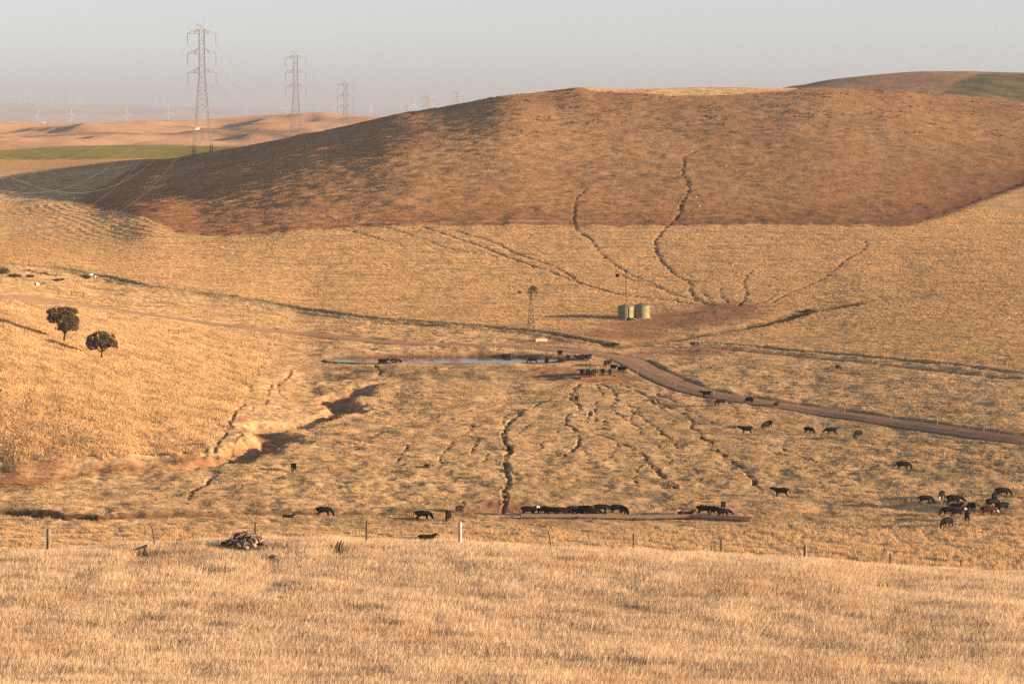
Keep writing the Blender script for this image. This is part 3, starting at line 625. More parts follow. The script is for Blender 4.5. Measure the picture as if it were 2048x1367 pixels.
# ------------------------------------------------------------------ grass
def patch_mesh(name, n, size, h0, h1, w, lean, clump=0.0, seg=2, seed=0, head=0.0, bias=-.1, contrast=.55):
    r = np.random.default_rng(seed)
    if clump:
        nc = max(3, int(size * size * clump)); cc = (r.random((nc, 2)) - .5) * size
        b = cc[r.integers(0, nc, n)] + r.normal(0, .09 * size ** .5, (n, 2))
        ch = .6 + .8 * r.random(nc)
    else:
        b = (r.random((n, 2)) - .5) * size
    h = h0 + (h1 - h0) * r.random(n) ** 1.4
    w = w * (.7 + .6 * r.random(n) + .9 * (r.random(n) < .12)); th = r.random(n) * 2 * math.pi; la = r.random(n) * 2 * math.pi; ll = lean * (.3 + .7 * r.random(n)) * h
    wx, wy = np.cos(th) * w / 2, np.sin(th) * w / 2
    lx, ly = np.cos(la) * ll + bias * h, np.sin(la) * ll * .8
    tone = .96 - contrast / 2 + contrast * r.random(n)
    tint = np.stack([tone, tone * (.95 + .1 * r.random(n)), tone * (.86 + .25 * r.random(n))], 1)
    z0 = np.full(n, -.05)
    def P(x, y, z): return np.stack([x, y, z], 1)
    if seg == 2:
        ww = 1.0 if not head else head
        V = np.stack([P(b[:, 0] - wx, b[:, 1] - wy, z0), P(b[:, 0] + wx, b[:, 1] + wy, z0),
                      P(b[:, 0] + lx * .4 + wx * ww, b[:, 1] + ly * .4 + wy * ww, h * .62), P(b[:, 0] + lx * .4 - wx * ww, b[:, 1] + ly * .4 - wy * ww, h * .62),
                      P(b[:, 0] + lx, b[:, 1] + ly, h)], 1)
        k = np.arange(n)[:, None] * 5
        f = np.concatenate([k + [0, 1, 2], k + [0, 2, 3], k + [3, 2, 4]], 1).reshape(-1, 3); nv = 5
    else:
        V = np.stack([P(b[:, 0] - wx, b[:, 1] - wy, z0), P(b[:, 0] + wx, b[:, 1] + wy, z0), P(b[:, 0] + lx + wx * .3, b[:, 1] + ly + wy * .3, h), P(b[:, 0] + lx - wx * .3, b[:, 1] + ly - wy * .3, h * .9)], 1)
        k = np.arange(n)[:, None] * 4
        f = np.concatenate([k + [0, 1, 2], k + [0, 2, 3]], 1).reshape(-1, 3); nv = 4
    me = mesh_np(name, V.reshape(-1, 3), f, [M_GRASS])
    a = me.attributes.new("blade", 'FLOAT_VECTOR', 'POINT'); a.data.foreach_set("vector", np.repeat(tint, nv, 0).astype(np.float32).ravel())
    return me
def scatter(name, label, cat, meshes, pts, scl, gcol, kind="stuff", turn=1.0):
    """one grass object: patches of blades standing on scattered ground points"""
    lib = bpy.data.collections.new(name + "_patches")
    for k, me in enumerate(meshes):
        lib.objects.link(bpy.data.objects.new("%s_patch_%d" % (name, k), me))
    n = len(pts); x, y = pts[:, 0], pts[:, 1]; z = grid_at(Z, x, y)
    e = .8
    sx = (grid_at(Z, x + e, y) - grid_at(Z, x - e, y)) / (2 * e); sy = (grid_at(Z, x, y + e) - grid_at(Z, x, y - e)) / (2 * e)
    sx = np.clip(sx, -.6, .6); sy = np.clip(sy, -.6, .6)
    nn = np.stack([-sx, -sy, np.ones(n)], 1); nn /= np.linalg.norm(nn, axis=1)[:, None]
    ax = np.stack([np.ones(n), np.zeros(n), sx], 1); ax /= np.linalg.norm(ax, axis=1)[:, None]
    ay = np.cross(nn, ax); th = (RNG.random(n) - .5) * 2 * math.pi * turn
    c, s = np.cos(th)[:, None], np.sin(th)[:, None]
    ex = ax * c + ay * s; ey = -ax * s + ay * c
    rot = np.stack([np.arctan2(ey[:, 2], nn[:, 2]), -np.arcsin(np.clip(ex[:, 2], -1, 1)), np.arctan2(ex[:, 1], ex[:, 0])], 1)
    me = bpy.data.meshes.new(name); me.vertices.add(n); me.vertices.foreach_set("co", np.stack([x, y, z], 1).astype(np.float32).ravel())
    def att(nm, ty, key, v): a = me.attributes.new(nm, ty, 'POINT'); a.data.foreach_set(key, v)
    att("rot", 'FLOAT_VECTOR', "vector", rot.astype(np.float32).ravel()); att("scl", 'FLOAT_VECTOR', "vector", scl.astype(np.float32).ravel())
    att("gcol", 'FLOAT_VECTOR', "vector", gcol.astype(np.float32).ravel()); att("pick", 'INT', "value", RNG.integers(0, len(meshes), n).astype(np.int32))
    o = link(name, me); tag(o, label, cat, kind=kind)
    ng = bpy.data.node_groups.new(name + "_scatter", 'GeometryNodeTree')
    ng.interface.new_socket("Geometry", in_out='INPUT', socket_type='NodeSocketGeometry'); ng.interface.new_socket("Geometry", in_out='OUTPUT', socket_type='NodeSocketGeometry')
    N, L = ng.nodes, ng.links
    gi, go = N.new("NodeGroupInput"), N.new("NodeGroupOutput")
    ci = N.new("GeometryNodeCollectionInfo"); ci.inputs["Collection"].default_value = lib; ci.inputs["Separate Children"].default_value = True; ci.inputs["Reset Children"].default_value = True
    ip = N.new("GeometryNodeInstanceOnPoints"); ip.inputs["Pick Instance"].default_value = True
    def na(nm, ty):
        a = N.new("GeometryNodeInputNamedAttribute"); a.data_type = ty; a.inputs["Name"].default_value = nm; return a.outputs["Attribute"]
    e2r = N.new("FunctionNodeEulerToRotation")
    L.new(gi.outputs[0], ip.inputs["Points"]); L.new(ci.outputs[0], ip.inputs["Instance"]); L.new(na("pick", 'INT'), ip.inputs["Instance Index"])
    L.new(na("rot", 'FLOAT_VECTOR'), e2r.inputs[0]); L.new(e2r.outputs[0], ip.inputs["Rotation"]); L.new(na("scl", 'FLOAT_VECTOR'), ip.inputs["Scale"])
    L.new(ip.outputs[0], go.inputs[0])
    md = o.modifiers.new("scatter", 'NODES'); md.node_group = ng
    return o
def sample(y0, y1, spacing, umax=.205, jitter=.5):
    """jittered lattice of ground points over the strip y0..y1 out to the frame's edge and a bit"""
    out = []
    for y in np.arange(y0, y1, spacing):
        hw = umax * (y + 20) + 3
        x = np.arange(-hw, hw, spacing)
        out.append(np.stack([x + (RNG.random(len(x)) - .5) * spacing * 2 * jitter, y + (RNG.random(len(x)) - .5) * spacing * 2 * jitter], 1))
    return np.concatenate(out)
def keep(P, dens):
    return P[RNG.random(len(P)) < dens]
def colour_at(P, spread=.16):
    g = np.stack([grid_at(col[..., k], P[:, 0], P[:, 1]) for k in range(3)], 1)
    v = 1 + spread * RNG.normal(0, 1, len(P))
    return g * np.clip(v, .55, 1.5)[:, None]
def scl3(n, s, zs): return np.stack([np.full(n, s) if np.isscalar(s) else s, np.full(n, s) if np.isscalar(s) else s, zs], 1)

# foreground: long pale grass, lodged in waves
P = sample(74, 172, .72, .2)
wv_ = fbm(P[:, 0] / 5.5, P[:, 1] / 9, 101, 3); wv2 = fbm(P[:, 0] / 1.8, P[:, 1] / 2.5, 102, 2)
hs_ = np.clip(.95 + .15 * wv_ + .18 * wv2, .45, 1.45)
bare = np.clip(1.4 + .9 * fbm(P[:, 0] / 4, P[:, 1] / 6, 103, 3), .35, 1)
gc = np.tile(C(.76, .61, .43), (len(P), 1)) * (1 + .10 * wv_ + .08 * wv2)[:, None]
red = np.clip(fbm(P[:, 0] / 7, P[:, 1] / 10, 104, 3) * 1.0 - .15, 0, .45)[:, None]
gc = gc * (1 - red) + C(.64, .45, .28) * red
gry = np.clip(fbm(P[:, 0] / 3, P[:, 1] / 4, 105, 2) * 1.3 - .65, 0, .45)[:, None]
gc = gc * (1 - gry) + C(.33, .255, .17) * gry
for hx, hD, hr in ((492, 137, 2.0), (678, 134, 1.0), (284, 134, 1.0), (547, 130, .9)):
    dd = np.hypot(P[:, 0] - ray(hx, 1090)[0] * hD, (P[:, 1] - hD + hr * .8) * .6); hs_ *= .5 + .5 * sstep(hr * .5, hr, dd)
m = RNG.random(len(P)) < bare
scatter("tall_dry_grass", "long pale dry grass covering the near slope in front of the fence", "grass",
        [patch_mesh("tall_grass_patch", 520, 1.3, .22, .70, .011, .30, 0, 2, 200 + k, 1.7, .13, .65) for k in range(7)], P[m], scl3(m.sum(), 1.0, hs_[m]), gc[m], turn=.3)

# darker weed stalks and rank tussocks standing in it
P = sample(76, 150, 1.0, .2); cl = fbm(P[:, 0] / 6, P[:, 1] / 7, 106, 3)
P = keep(P, np.clip(cl * .8 - .22, 0, .5))
scatter("weed_stalks", "darker reddish weed stalks standing in the near long grass", "weeds",
        [patch_mesh("weed_patch", 46, .9, .25, .85, .016, .35, 3.0, 2, 330 + k, 1.8, .05, .7) for k in range(4)], P, scl3(len(P), 1.0, .7 + .5 * RNG.random(len(P))), np.tile(C(.40, .26, .155), (len(P), 1)) * (.6 + .7 * RNG.random(len(P)))[:, None])

# left hillside: long grass
P = sample(376, 600, 1.15, .19); P = P[P[:, 0] < -20]
P = keep(P, grid_at(M_lh, P[:, 0], P[:, 1]) * grid_at(gdens, P[:, 0], P[:, 1]))
hs_ = np.clip(1 + .35 * fbm(P[:, 0] / 5, P[:, 1] / 6, 111, 3), .4, 1.7)
scatter("hillside_grass", "long golden grass on the left slope round the two trees", "grass",
        [patch_mesh("hillside_patch", 170, 1.9, .22, .55, .035, .35, 0, 2, 220 + k, 1.3) for k in range(4)], P, scl3(len(P), 1.0, hs_), colour_at(P) * 1.16)

# paddocks and stubble on the valley floor
P = sample(298, 560, 1.35, .195)
dn = grid_at(gdens, P[:, 0], P[:, 1]) * (1 - grid_at(M_lh, P[:, 0], P[:, 1]))
P = keep(P, dn * np.clip(.82 + .5 * fbm(P[:, 0] / 4, P[:, 1] / 5, 121, 2), .3, 1))
hs_ = np.clip(.72 + .38 * fbm(P[:, 0] / 2.6, P[:, 1] / 3.4, 122, 2) + .25 * fbm(P[:, 0] / 18, P[:, 1] / 24, 123, 2), .22, 1.9)
near_pale = (1 - sstep(326, 340, P[:, 1]))[:, None]
g = colour_at(P) * 1.08; g = g * (1 - .85 * near_pale) + PALE * 1.2 * .85 * near_pale
scatter("paddock_grass", "short grazed tussocks over the valley paddocks where cattle feed", "grass",
        [patch_mesh("paddock_patch", 150, 1.9, .07, .30, .032, .45, 2.2, 1, 240 + k, contrast=.4) for k in range(5)], P, scl3(len(P), 1.0, hs_ * (1 + 1.1 * near_pale[:, 0])), g)
P = sample(560, 790, 1.7, .19)
dn = grid_at(gdens, P[:, 0], P[:, 1]) * (1 - grid_at(M_lh, P[:, 0], P[:, 1])) * (1 - .6 * grid_at(M_hill, P[:, 0], P[:, 1]))
P = keep(P, dn)
hs_ = np.clip(.8 + .3 * fbm(P[:, 0] / 20, P[:, 1] / 4, 132, 3), .3, 1.5)
pl = grid_at(plough, P[:, 0], P[:, 1]); hd = grid_at(np.minimum(hill_edge_d, 80), P[:, 0], P[:, 1])
hs_ *= 1 - pl * .55 * (np.sin(hd * 2 * math.pi / 3.1) < .1)
scatter("stubble", "cropped straw stubble on the fields below the big hill", "stubble",
        [patch_mesh("stubble_patch", 130, 2.3, .10, .30, .05, .3, 1.6, 1, 260 + k, contrast=.42) for k in range(4)], P, scl3(len(P), 1.0, hs_), colour_at(P) * 1.08)
P = sample(790, 1190, 3.1, .19)
dn = grid_at(gdens, P[:, 0], P[:, 1]) * np.clip(.62 + .5 * fbm(P[:, 0] / 12, P[:, 1] / 16, 141, 3), .2, 1)
P = keep(P, dn)
scatter("hill_grass", "thin brown grass on the slopes of the big hill", "grass",
        [patch_mesh("hill_patch", 170, 4.4, .08, .30, .07, .4, .8, 1, 280 + k) for k in range(4)], P, scl3(len(P), 1.0, np.clip(.75 + .4 * fbm(P[:, 0] / 9, P[:, 1] / 9, 142, 2), .3, 1.5)), colour_at(P) * 1.05)

P = sample(985, 1180, 2.6, .19); P = P[P[:, 0] > -15]
P = keep(P, grid_at(M_hill, P[:, 0], P[:, 1]) * np.clip(fbm(P[:, 0] / 16, P[:, 1] / 26, 151, 3) * .9 - .15, 0, .4) * (1 - grid_at(M_crest, P[:, 0], P[:, 1])))
scatter("crest_scrub", "low grey green tufts speckling the upper face of the big hill", "scrub",
        [patch_mesh("scrub_patch", 70, 1.1, .2, .6, .12, .5, .8, 1, 290 + k) for k in range(3)], P, scl3(len(P), 1.0, .6 + .6 * RNG.random(len(P))), np.tile(C(.16, .13, .08), (len(P), 1)) * (.7 + .6 * RNG.random(len(P)))[:, None])

# ------------------------------------------------------------------ air
HZ = 7.2e-5
def haze_box():
    x, y0, y1, z0, z1 = 11500, -60, 32500, -190, 128
    V = [(-x, y0, z0), (x, y0, z0), (x, y1, z0), (-x, y1, z0), (-x, y0, z1), (x, y0, z1), (x, y1, z1), (-x, y1, z1)]
    Fc = [(0, 3, 2, 1), (4, 5, 6, 7), (0, 1, 5, 4), (1, 2, 6, 5), (2, 3, 7, 6), (3, 0, 4, 7)]
    me = bpy.data.meshes.new("haze"); me.from_pydata(V, [], Fc)
    m = bpy.data.materials.new("haze"); m.use_nodes = True; N, L = m.node_tree.nodes, m.node_tree.links; N.clear()
    o = N.new("ShaderNodeOutputMaterial"); v = N.new("ShaderNodeVolumePrincipled")
    v.inputs["Color"].default_value = (.51, .62, .81, 1); v.inputs["Density"].default_value = HZ; v.inputs["Anisotropy"].default_value = 0.0
    L.new(v.outputs[0], o.inputs["Volume"]); me.materials.append(m)
    tag(link("haze", me), kind="stuff")
haze_box()

# ------------------------------------------------------------------ building blocks
class MB:
    """collects bars, boxes, tubes and becomes ONE mesh object"""
    def __init__(s): s.v, s.f = [], []
    def add(s, V, Fc):
        b = len(s.v); s.v += [tuple(map(float, p)) for p in V]; s.f += [tuple(b + i for i in q) for q in Fc]; return s
    def bar(s, p, q, w, d=None, w2=None):
        p, q = Vector(p), Vector(q); t = (q - p).normalized(); d = d or w
        up = Vector((0, 0, 1)) if abs(t.z) < .95 else Vector((0, 1, 0))
        a = t.cross(up).normalized(); b = a.cross(t).normalized(); k = (w2 or w) / w
        V = []
        for c, g in ((p, 1), (q, k)): V += [c + a * w / 2 * g + b * d / 2 * g, c - a * w / 2 * g + b * d / 2 * g, c - a * w / 2 * g - b * d / 2 * g, c + a * w / 2 * g - b * d / 2 * g]
        return s.add(V, [(0, 1, 2, 3), (7, 6, 5, 4), (0, 4, 5, 1), (1, 5, 6, 2), (2, 6, 7, 3), (3, 7, 4, 0)])
    def box(s, c, sz):
        x, y, z = c; a, b, h = sz[0] / 2, sz[1] / 2, sz[2] / 2
        V = [(x + i * a, y + j * b, z + k * h) for k in (-1, 1) for j in (-1, 1) for i in (-1, 1)]
        return s.add(V, [(0, 2, 3, 1), (4, 5, 7, 6), (0, 1, 5, 4), (2, 6, 7, 3), (0, 4, 6, 2), (1, 3, 7, 5)])
    def tube(s, pts, rad, n=8, cap=True):
        pts = [Vector(p) for p in pts]; rad = rad if hasattr(rad, '__len__') else [rad] * len(pts); V = []
        for i, p in enumerate(pts):
            t = (pts[min(i + 1, len(pts) - 1)] - pts[max(i - 1, 0)]).normalized()
            up = Vector((0, 0, 1)) if abs(t.z) < .9 else Vector((0, 1, 0))
            a = t.cross(up).normalized(); b = a.cross(t).normalized()
            V += [p + (a * math.cos(2 * math.pi * k / n) + b * math.sin(2 * math.pi * k / n)) * rad[i] for k in range(n)]
        Fc = [(i * n + k, i * n + (k + 1) % n, (i + 1) * n + (k + 1) % n, (i + 1) * n + k) for i in range(len(pts) - 1) for k in range(n)]
        if cap: Fc += [tuple(range(n))[::-1], tuple((len(pts) - 1) * n + k for k in range(n))]
        return s.add(V, Fc)
    def lathe(s, prof, n=24, c=(0, 0, 0), cap=True):
        V = [(c[0] + r * math.cos(2 * math.pi * k / n), c[1] + r * math.sin(2 * math.pi * k / n), c[2] + z) for r, z in prof for k in range(n)]
        Fc = [(i * n + k, i * n + (k + 1) % n, (i + 1) * n + (k + 1) % n, (i + 1) * n + k) for i in range(len(prof) - 1) for k in range(n)]
        if cap: Fc += [tuple(range(n))[::-1], tuple((len(prof) - 1) * n + k for k in range(n))]
        return s.add(V, Fc)
    def mesh(s, name, m, smooth=False):
        me = bpy.data.meshes.new(name); me.from_pydata(s.v, [], s.f); me.materials.append(m)
        if smooth: me.polygons.foreach_set("use_smooth", np.ones(len(me.polygons), bool))
        me.update(); return me
    def build(s, name, m, parent=None, smooth=False): return link(name, s.mesh(name, m, smooth), parent)
def rough_stone(seed, r=1.0, flat=.7):
    bm = bmesh.new(); bmesh.ops.create_icosphere(bm, subdivisions=1, radius=r); rr = random.Random(seed)
    st = Vector((rr.uniform(.8, 1.3), rr.uniform(.7, 1.1), flat * rr.uniform(.8, 1.2)))
    for v in bm.verts: v.co = Vector((v.co.x * st.x, v.co.y * st.y, v.co.z * st.z)) * rr.uniform(.78, 1.15)
    me = bpy.data.meshes.new("stone"); bm.to_mesh(me); bm.free(); return me

M_STEEL = plain("galvanised_steel", (.37, .365, .34), .55, .2, 1.5, .35)
M_LEGPAINT = plain("weathered_grey_green_paint", (.10, .115, .10), .7, .2, 1.5)
M_INSUL = plain("insulator_glass", (.16, .15, .13), .35, .1, 3)
M_CABLE = plain("aluminium_conductor", (.26, .24, .22), .6, .1, 1, .2)
M_TURB = plain("turbine_white", (.66, .655, .64), .5, .04, .2)
M_POST = plain("grey_fence_timber", (.24, .20, .16), .95, .4, 9, bump=.02)
M_POSTPALE = plain("pale_fence_timber", (.52, .46, .38), .95, .3, 9, bump=.02)
M_STAR = plain("steel_star_post", (.10, .085, .075), .7, .3, 6)
M_WIRE = plain("fence_wire", (.22, .20, .18), .6, .1, 3, .4)
M_DARKWOOD = plain("dark_creosoted_timber", (.07, .055, .042), .95, .35, 8, bump=.02)
M_TANK = plain("green_painted_corrugated_steel", (.215, .225, .12), .6, .2, .9)
M_TANKROOF = plain("tank_roof_steel", (.19, .20, .12), .65, .12, 1.4)
M_CONC = plain("weathered_concrete", (.40, .31, .22), .95, .22, 2.0, bump=.02)
M_CONCPALE = plain("pale_concrete", (.60, .50, .38), .95, .15, 2.0, bump=.02)
M_RUST = plain("rusty_steel", (.31, .16, .09), .85, .35, 5)
M_WHITE = plain("white_paint", (.80, .78, .74), .6, .06, 4)
M_MILL = plain("windmill_steel", (.03, .033, .037), .7, .2, 4, 0, spec=.1)
M_RUBBLE = plain("rubble_stone", (.33, .24, .16), .95, .35, 3, bump=.04)
M_ROCKLIGHT = plain("pale_weathered_wood", (.42, .35, .27), .95, .35, 7, bump=.03)
M_ROCKDARK = plain("dark_weathered_wood", (.115, .10, .085), .95, .4, 7, bump=.03)
M_BARK = plain("dark_bark", (.055, .042, .032), .95, .35, 6, bump=.03)
M_BLACK = plain("black_hide", (.007, .0058, .005), .7, .3, 3, spec=.12)
M_BROWNBLACK = plain("brown_black_hide", (.014, .0085, .006), .8, .35, 3, spec=.12)
M_REDBROWN = plain("red_brown_hide", (.062, .024, .012), .8, .3, 3, spec=.12)
M_WHITEHAIR = plain("white_hair", (.70, .62, .54), .9, .1, 5)

# ------------------------------------------------------------------ pylons
PH = 53.0
def half_width(z):
    return float(np.interp(z, [0, 12.4, 19.4, 33.0, 50.5], [3.95, 2.65, 2.15, 1.15, 1.02]))
def pylon_meshes():
    out = []
    def c(z, i, j): return (i * half_width(z), j * half_width(z), z)
    zs_leg = [0, 4.2, 12.4, 19.4, 33.0, 50.5]
    for i in (-1, 1):
        for j in (-1, 1):
            m = MB()
            for a, b in zip(zs_leg[1:-1], zs_leg[2:]): m.bar(c(a, i, j), c(b, i, j), .19)
            leg = m.mesh("leg", M_STEEL)
            g = MB().bar(c(-.8, i, j), c(4.2, i, j), .26)
            for t in range(3): g.bar(c(1 + t, i, j), (i * (half_width(1 + t) - .55), j * (half_width(1 + t) - .55), 2.2 + t), .115)
            out.append(("leg", leg, [("leg_foot", g.mesh("leg_foot", M_LEGPAINT))]))
    levels = [4.2, 12.4, 16.0, 19.4] + list(np.linspace(19.4, 50.5, 15)[1:])
    for face in range(4):
        m = MB()
        R = Matrix.Rotation(face * math.pi / 2, 3, 'Z')
        def f(z, s): return R @ Vector((s * half_width(z), -half_width(z), z))
        mid = lambda z: (f(z, -1) + f(z, 1)) / 2
        m.bar(f(.2, -1), mid(9.0), .105); m.bar(f(.2, 1), mid(9.0), .105); m.bar(mid(9.0), f(12.4, -1), .105); m.bar(mid(9.0), f(12.4, 1), .105)
        m.bar(f(12.4, -1), mid(19.0), .105); m.bar(f(12.4, 1), mid(19.0), .105) if face % 2 else None
        for k, (a, b) in enumerate(zip(levels[3:-1], levels[4:])):
            m.bar(f(b, -1), f(a, 1), .115)
            if k % 3 == 2: m.bar(f(b, -1), f(b, 1), .12)
        for z in (12.4, 19.4, 50.5): m.bar(f(z, -1), f(z, 1), .1)
        out.append(("bracing", m.mesh("bracing", M_STEEL), []))
    for zb in (48.9, 41.0, 33.2):
        m = MB(); ins = []
        for s in (-1, 1):
            tip = (s * 5.7, 0, zb + .05); hw = half_width(zb)
            for j in (-1, 1):
                m.bar((s * hw, j * hw, zb), tip, .105); m.bar((s * hw, j * hw, zb + 2.0), tip, .105)
                m.bar((s * (hw + 1.7), j * hw * .62, zb), (s * (hw + 1.5), j * hw * .66, zb + 1.28), .09)
                m.bar((s * (hw + 1.7), j * hw * .62, zb), (s * hw, j * hw, zb + 2.0), .09)
            m.bar((s * (hw + 1.7), -hw * .62, zb), (s * (hw + 1.7), hw * .62, zb), .09)
            t = MB()
            prof = []
            for k in range(9): prof += [(.06, -k * .44), (.15, -k * .44 - .12), (.06, -k * .44 - .24)]
            t.lathe(prof[::-1], 8, (s * 5.7, 0, zb - .1)); t.lathe([(.05, -4.2), (.05, -3.7)], 6, (s * 5.7, 0, zb - .1))
            ins.append(("insulator_string", t.mesh("insulator_string", M_INSUL)))
        out.append(("cross_arm", m.mesh("cross_arm", M_STEEL), ins))
    for s in (-1, 1):
        m = MB()
        for j in (-1, 1): m.bar((s * 1.02, j * 1.02, 50.5), (s * 2.15, 0, PH), .13); m.bar((s * .1, j * .5, 51.6), (s * 2.15, 0, PH), .12); m.bar((s * .1, j * .5, 51.6), (s * 1.02, j * 1.02, 50.5), .1)
        out.append(("peak_horn", m.mesh("peak_horn", M_STEEL), []))
    return out
PYLON = pylon_meshes()
def pylon(loc, rz, label, s=1.0):
    r = empty("transmission_pylon", loc, rz); r.scale = (s, s, s)
    tag(r, label, "pylon", "transmission pylons marching over the hills")
    for nm, me, kids in PYLON:
        p = link(nm, me, r)
        for kn, km in kids: link(kn, km, p)
    return r
def base_of(px, py_top, D, h=PH):
    """foot of a tower whose top shows at that pixel, at that distance"""
    p = at(px, py_top, D); return (p[0], p[1], p[2] - h)
P1 = base_of(403, 47, 1150); P2 = base_of(591, 102, 1580); P3 = base_of(690.5, 159, 2040)
P0 = (-127.0, 640.0, 0.0)
LINE1 = [P0, P1, P2, P3]
def on_ground(p): return (p[0], p[1], min(p[2], gz(p[0], p[1]) + .1))
pylon(on_ground(P1), math.radians(-1), "tallest lattice pylon, nearest one, standing on the big hill's left shoulder")
pylon(on_ground(P2), math.radians(-1), "second lattice pylon of the row, its foot hidden behind the big hill's slope")
pylon(on_ground(P3), math.radians(-1), "third and smallest of the three clear lattice pylons, right of the other two")
P4 = base_of(858.5, 187, 2700); P5 = base_of(853, 188, 2950); P6 = base_of(814, 209, 3700); P7 = base_of(915, 178, 2800)
pylon(P4, .25, "dark far pylon rising behind the big hill's left skyline, sharpest of the far ones")
pylon(P5, .2, "far pylon close behind and left of the dark far pylon on the skyline")
pylon(P6, .1, "faint lowest far pylon left of the far pair behind the hill")
pylon(P7, .2, "faint hazy pylon furthest right above the big hill's left skyline")
def conductor(A, B, sag, label, r=.045):
    n = 28; pts = []
    for i in range(n + 1):
        t = i / n; p = Vector(A).lerp(Vector(B), t); p.z -= sag * 4 * t * (1 - t); pts.append(p)
    o = MB().tube(pts, r, 5).build("power_cable", M_CABLE)
    tag(o, label, "power cable", "conductors strung between the pylons")
NM = {48.9: "top", 41.0: "middle", 33.2: "bottom"}
ENDS = [("", ""), ("between the nearest and second pylons", 12.0), ("between the second and third pylons", 11.0)]
_b1 = on_ground(P1); _b2 = on_ground(P2); _b3 = on_ground(P3)
for zb, nm in NM.items():
    for s, sd in ((-1, "left"), (1, "right")):
        arm = lambda b: (b[0] + s * 5.7, b[1], b[2] + zb - 4.3)
        conductor(arm(_b1), arm(_b2), 13.5, "%s %s sagging cable between the nearest and second pylons" % (nm, sd))
        conductor(arm(_b2), arm(_b3), 13.0, "%s %s thin cable between the second and third pylons" % (nm, sd))
        conductor((P0[0] + s * 6.5, P0[1], {48.9: 45.0, 41.0: 36.0, 33.2: 27.0}[zb]), arm(_b1), 25.0, "%s %s cable running from the nearest pylon out of the left edge" % (nm, sd), .024)

# ------------------------------------------------------------------ wind turbines
def turbine_meshes():
    t = MB().lathe([(2.1, -12), (2.1, 0), (1.2, 79)], 12).mesh("tower", M_TURB, True)
    n = MB().box((0, 1.5, 80.3), (3.4, 9.5, 3.6)).mesh("nacelle", M_TURB)
    h = MB().lathe([(1.7, 0), (1.6, 1.5), (.6, 2.8)], 10).mesh("hub", M_TURB, True)
    b = MB(); prof = [(0, 1.0, .9), (5, 1.9, .75), (12, 1.6, .5), (30, 1.0, .25), (43, .35, .1)]
    V = []; Fc = []
    for z, w, d in prof: V += [(-w, 0, z), (0, -d, z), (w * .6, 0, z), (0, d, z)]
    for i in range(len(prof) - 1):
        for k in range(4): Fc.append((i * 4 + k, i * 4 + (k + 1) % 4, (i + 1) * 4 + (k + 1) % 4, (i + 1) * 4 + k))
    b.add(V, Fc + [(3, 2, 1, 0), (16, 17, 18, 19)])
    return t, n, h, b.mesh("blade", M_TURB)
TT, TN, TH, TB = turbine_meshes()
def turbine(px, hub_py, D, roll, yaw, label):
    p = at(px, hub_py, D)
    r = empty("wind_turbine", (p[0], p[1], p[2] - 80.3), math.radians(yaw)); tag(r, label, "wind turbine", "wind turbines on the far plain and ridge")
    link("tower", TT, r); link("nacelle", TN, r)
    h = link("hub", TH, r); h.location = (0, -3.2, 80.3); h.rotation_euler = (math.pi / 2, 0, 0)
    for k in range(3):
        b = link("blade", TB, r); b.location = (0, -4.6, 80.3); b.rotation_euler = (0, math.radians(roll + 120 * k), 0)
for a in [(74, 231, 17500, 20, 40, "small white wind turbine nearest the left edge above the brown hills"), (141.5, 226, 16500, 12, 45, "white wind turbine with an upright blade, second from left above the brown hills"),
          (254, 227.5, 16800, -8, 20, "largest white wind turbine left of the pylons, one blade pointing right"), (337, 224, 17200, -5, 35, "white wind turbine just left of the nearest pylon"),
          (408, 222, 18500, 60, 25, "white wind turbine seen through the nearest pylon's lattice"), (492, 217, 19500, 40, 10, "white wind turbine with blades spread like a V between two pylons"),
          (573.5, 217, 19500, 30, 15, "white wind turbine with raised blades just left of the second pylon"), (667, 212, 21000, 10, 30, "faint wind turbine just left of the third pylon"),
          (741, 219, 17000, 0, 60, "white wind turbine where the brown hill dips behind the big hill"), (827, 208, 15500, 5, 50, "white wind turbine tower peeping over the big hill's left skyline")]:
    turbine(*a)
for k, (x, y) in enumerate([(3, 179), (38, 187), (50, 186), (62, 184), (101, 190), (139, 187.5), (163, 193), (157, 203), (251, 194), (311, 200), (327, 204)]):
    turbine(x, y, 23800, (k * 37) % 120, (k * 23) % 60 + 10, ["hazy turbine on the far ridge at the left edge", "hazy far ridge turbine, left of a close pair", "hazy far ridge turbine, left one of the close pair", "hazy far ridge turbine, right one of the close pair",
        "lone hazy far ridge turbine midway along the ridge", "hazy far ridge turbine directly above the second white turbine", "hazy far ridge turbine right of the second white turbine", "lowest hazy far ridge turbine just right of the second white one",
        "hazy far ridge turbine directly above the largest white turbine", "hazy far ridge turbine left of the nearest pylon, second from it", "hazy far ridge turbine close to the left of the nearest pylon"][k])

# ------------------------------------------------------------------ windmill pump
g = spotxyz(1062, 657, 300); WM = empty("windmill", g, 0); tag(WM, "steel pumping windmill with round many bladed wheel on a slim lattice tower", "windmill")
HUBZ = 7.2
def tower(parent, h, b0, b1, w, m, lev):
    c = lambda z, i, j: (i * (b0 + (b1 - b0) * z / h), j * (b0 + (b1 - b0) * z / h), z)
    for i in (-1, 1):
        for j in (-1, 1): MB().bar(c(-.3, i, j), c(h, i, j), w).build("leg", m, parent)
    br = MB(); zs = [h * (1 - (1 - k / lev) ** 1.15) for k in range(lev + 1)]
    for a, b in zip(zs[:-1], zs[1:]):
        for (i, j, k, l) in ((-1, -1, 1, -1), (1, -1, 1, 1), (1, 1, -1, 1), (-1, 1, -1, -1)):
            br.bar(c(b, i, j), c(b, k, l), w * .6); br.bar(c(a, i, j), c(b, k, l), w * .45); br.bar(c(a, k, l), c(b, i, j), w * .45)
    br.build("bracing", m, parent)
tower(WM, 6.9, .66, .13, .095, M_STAR, 6)
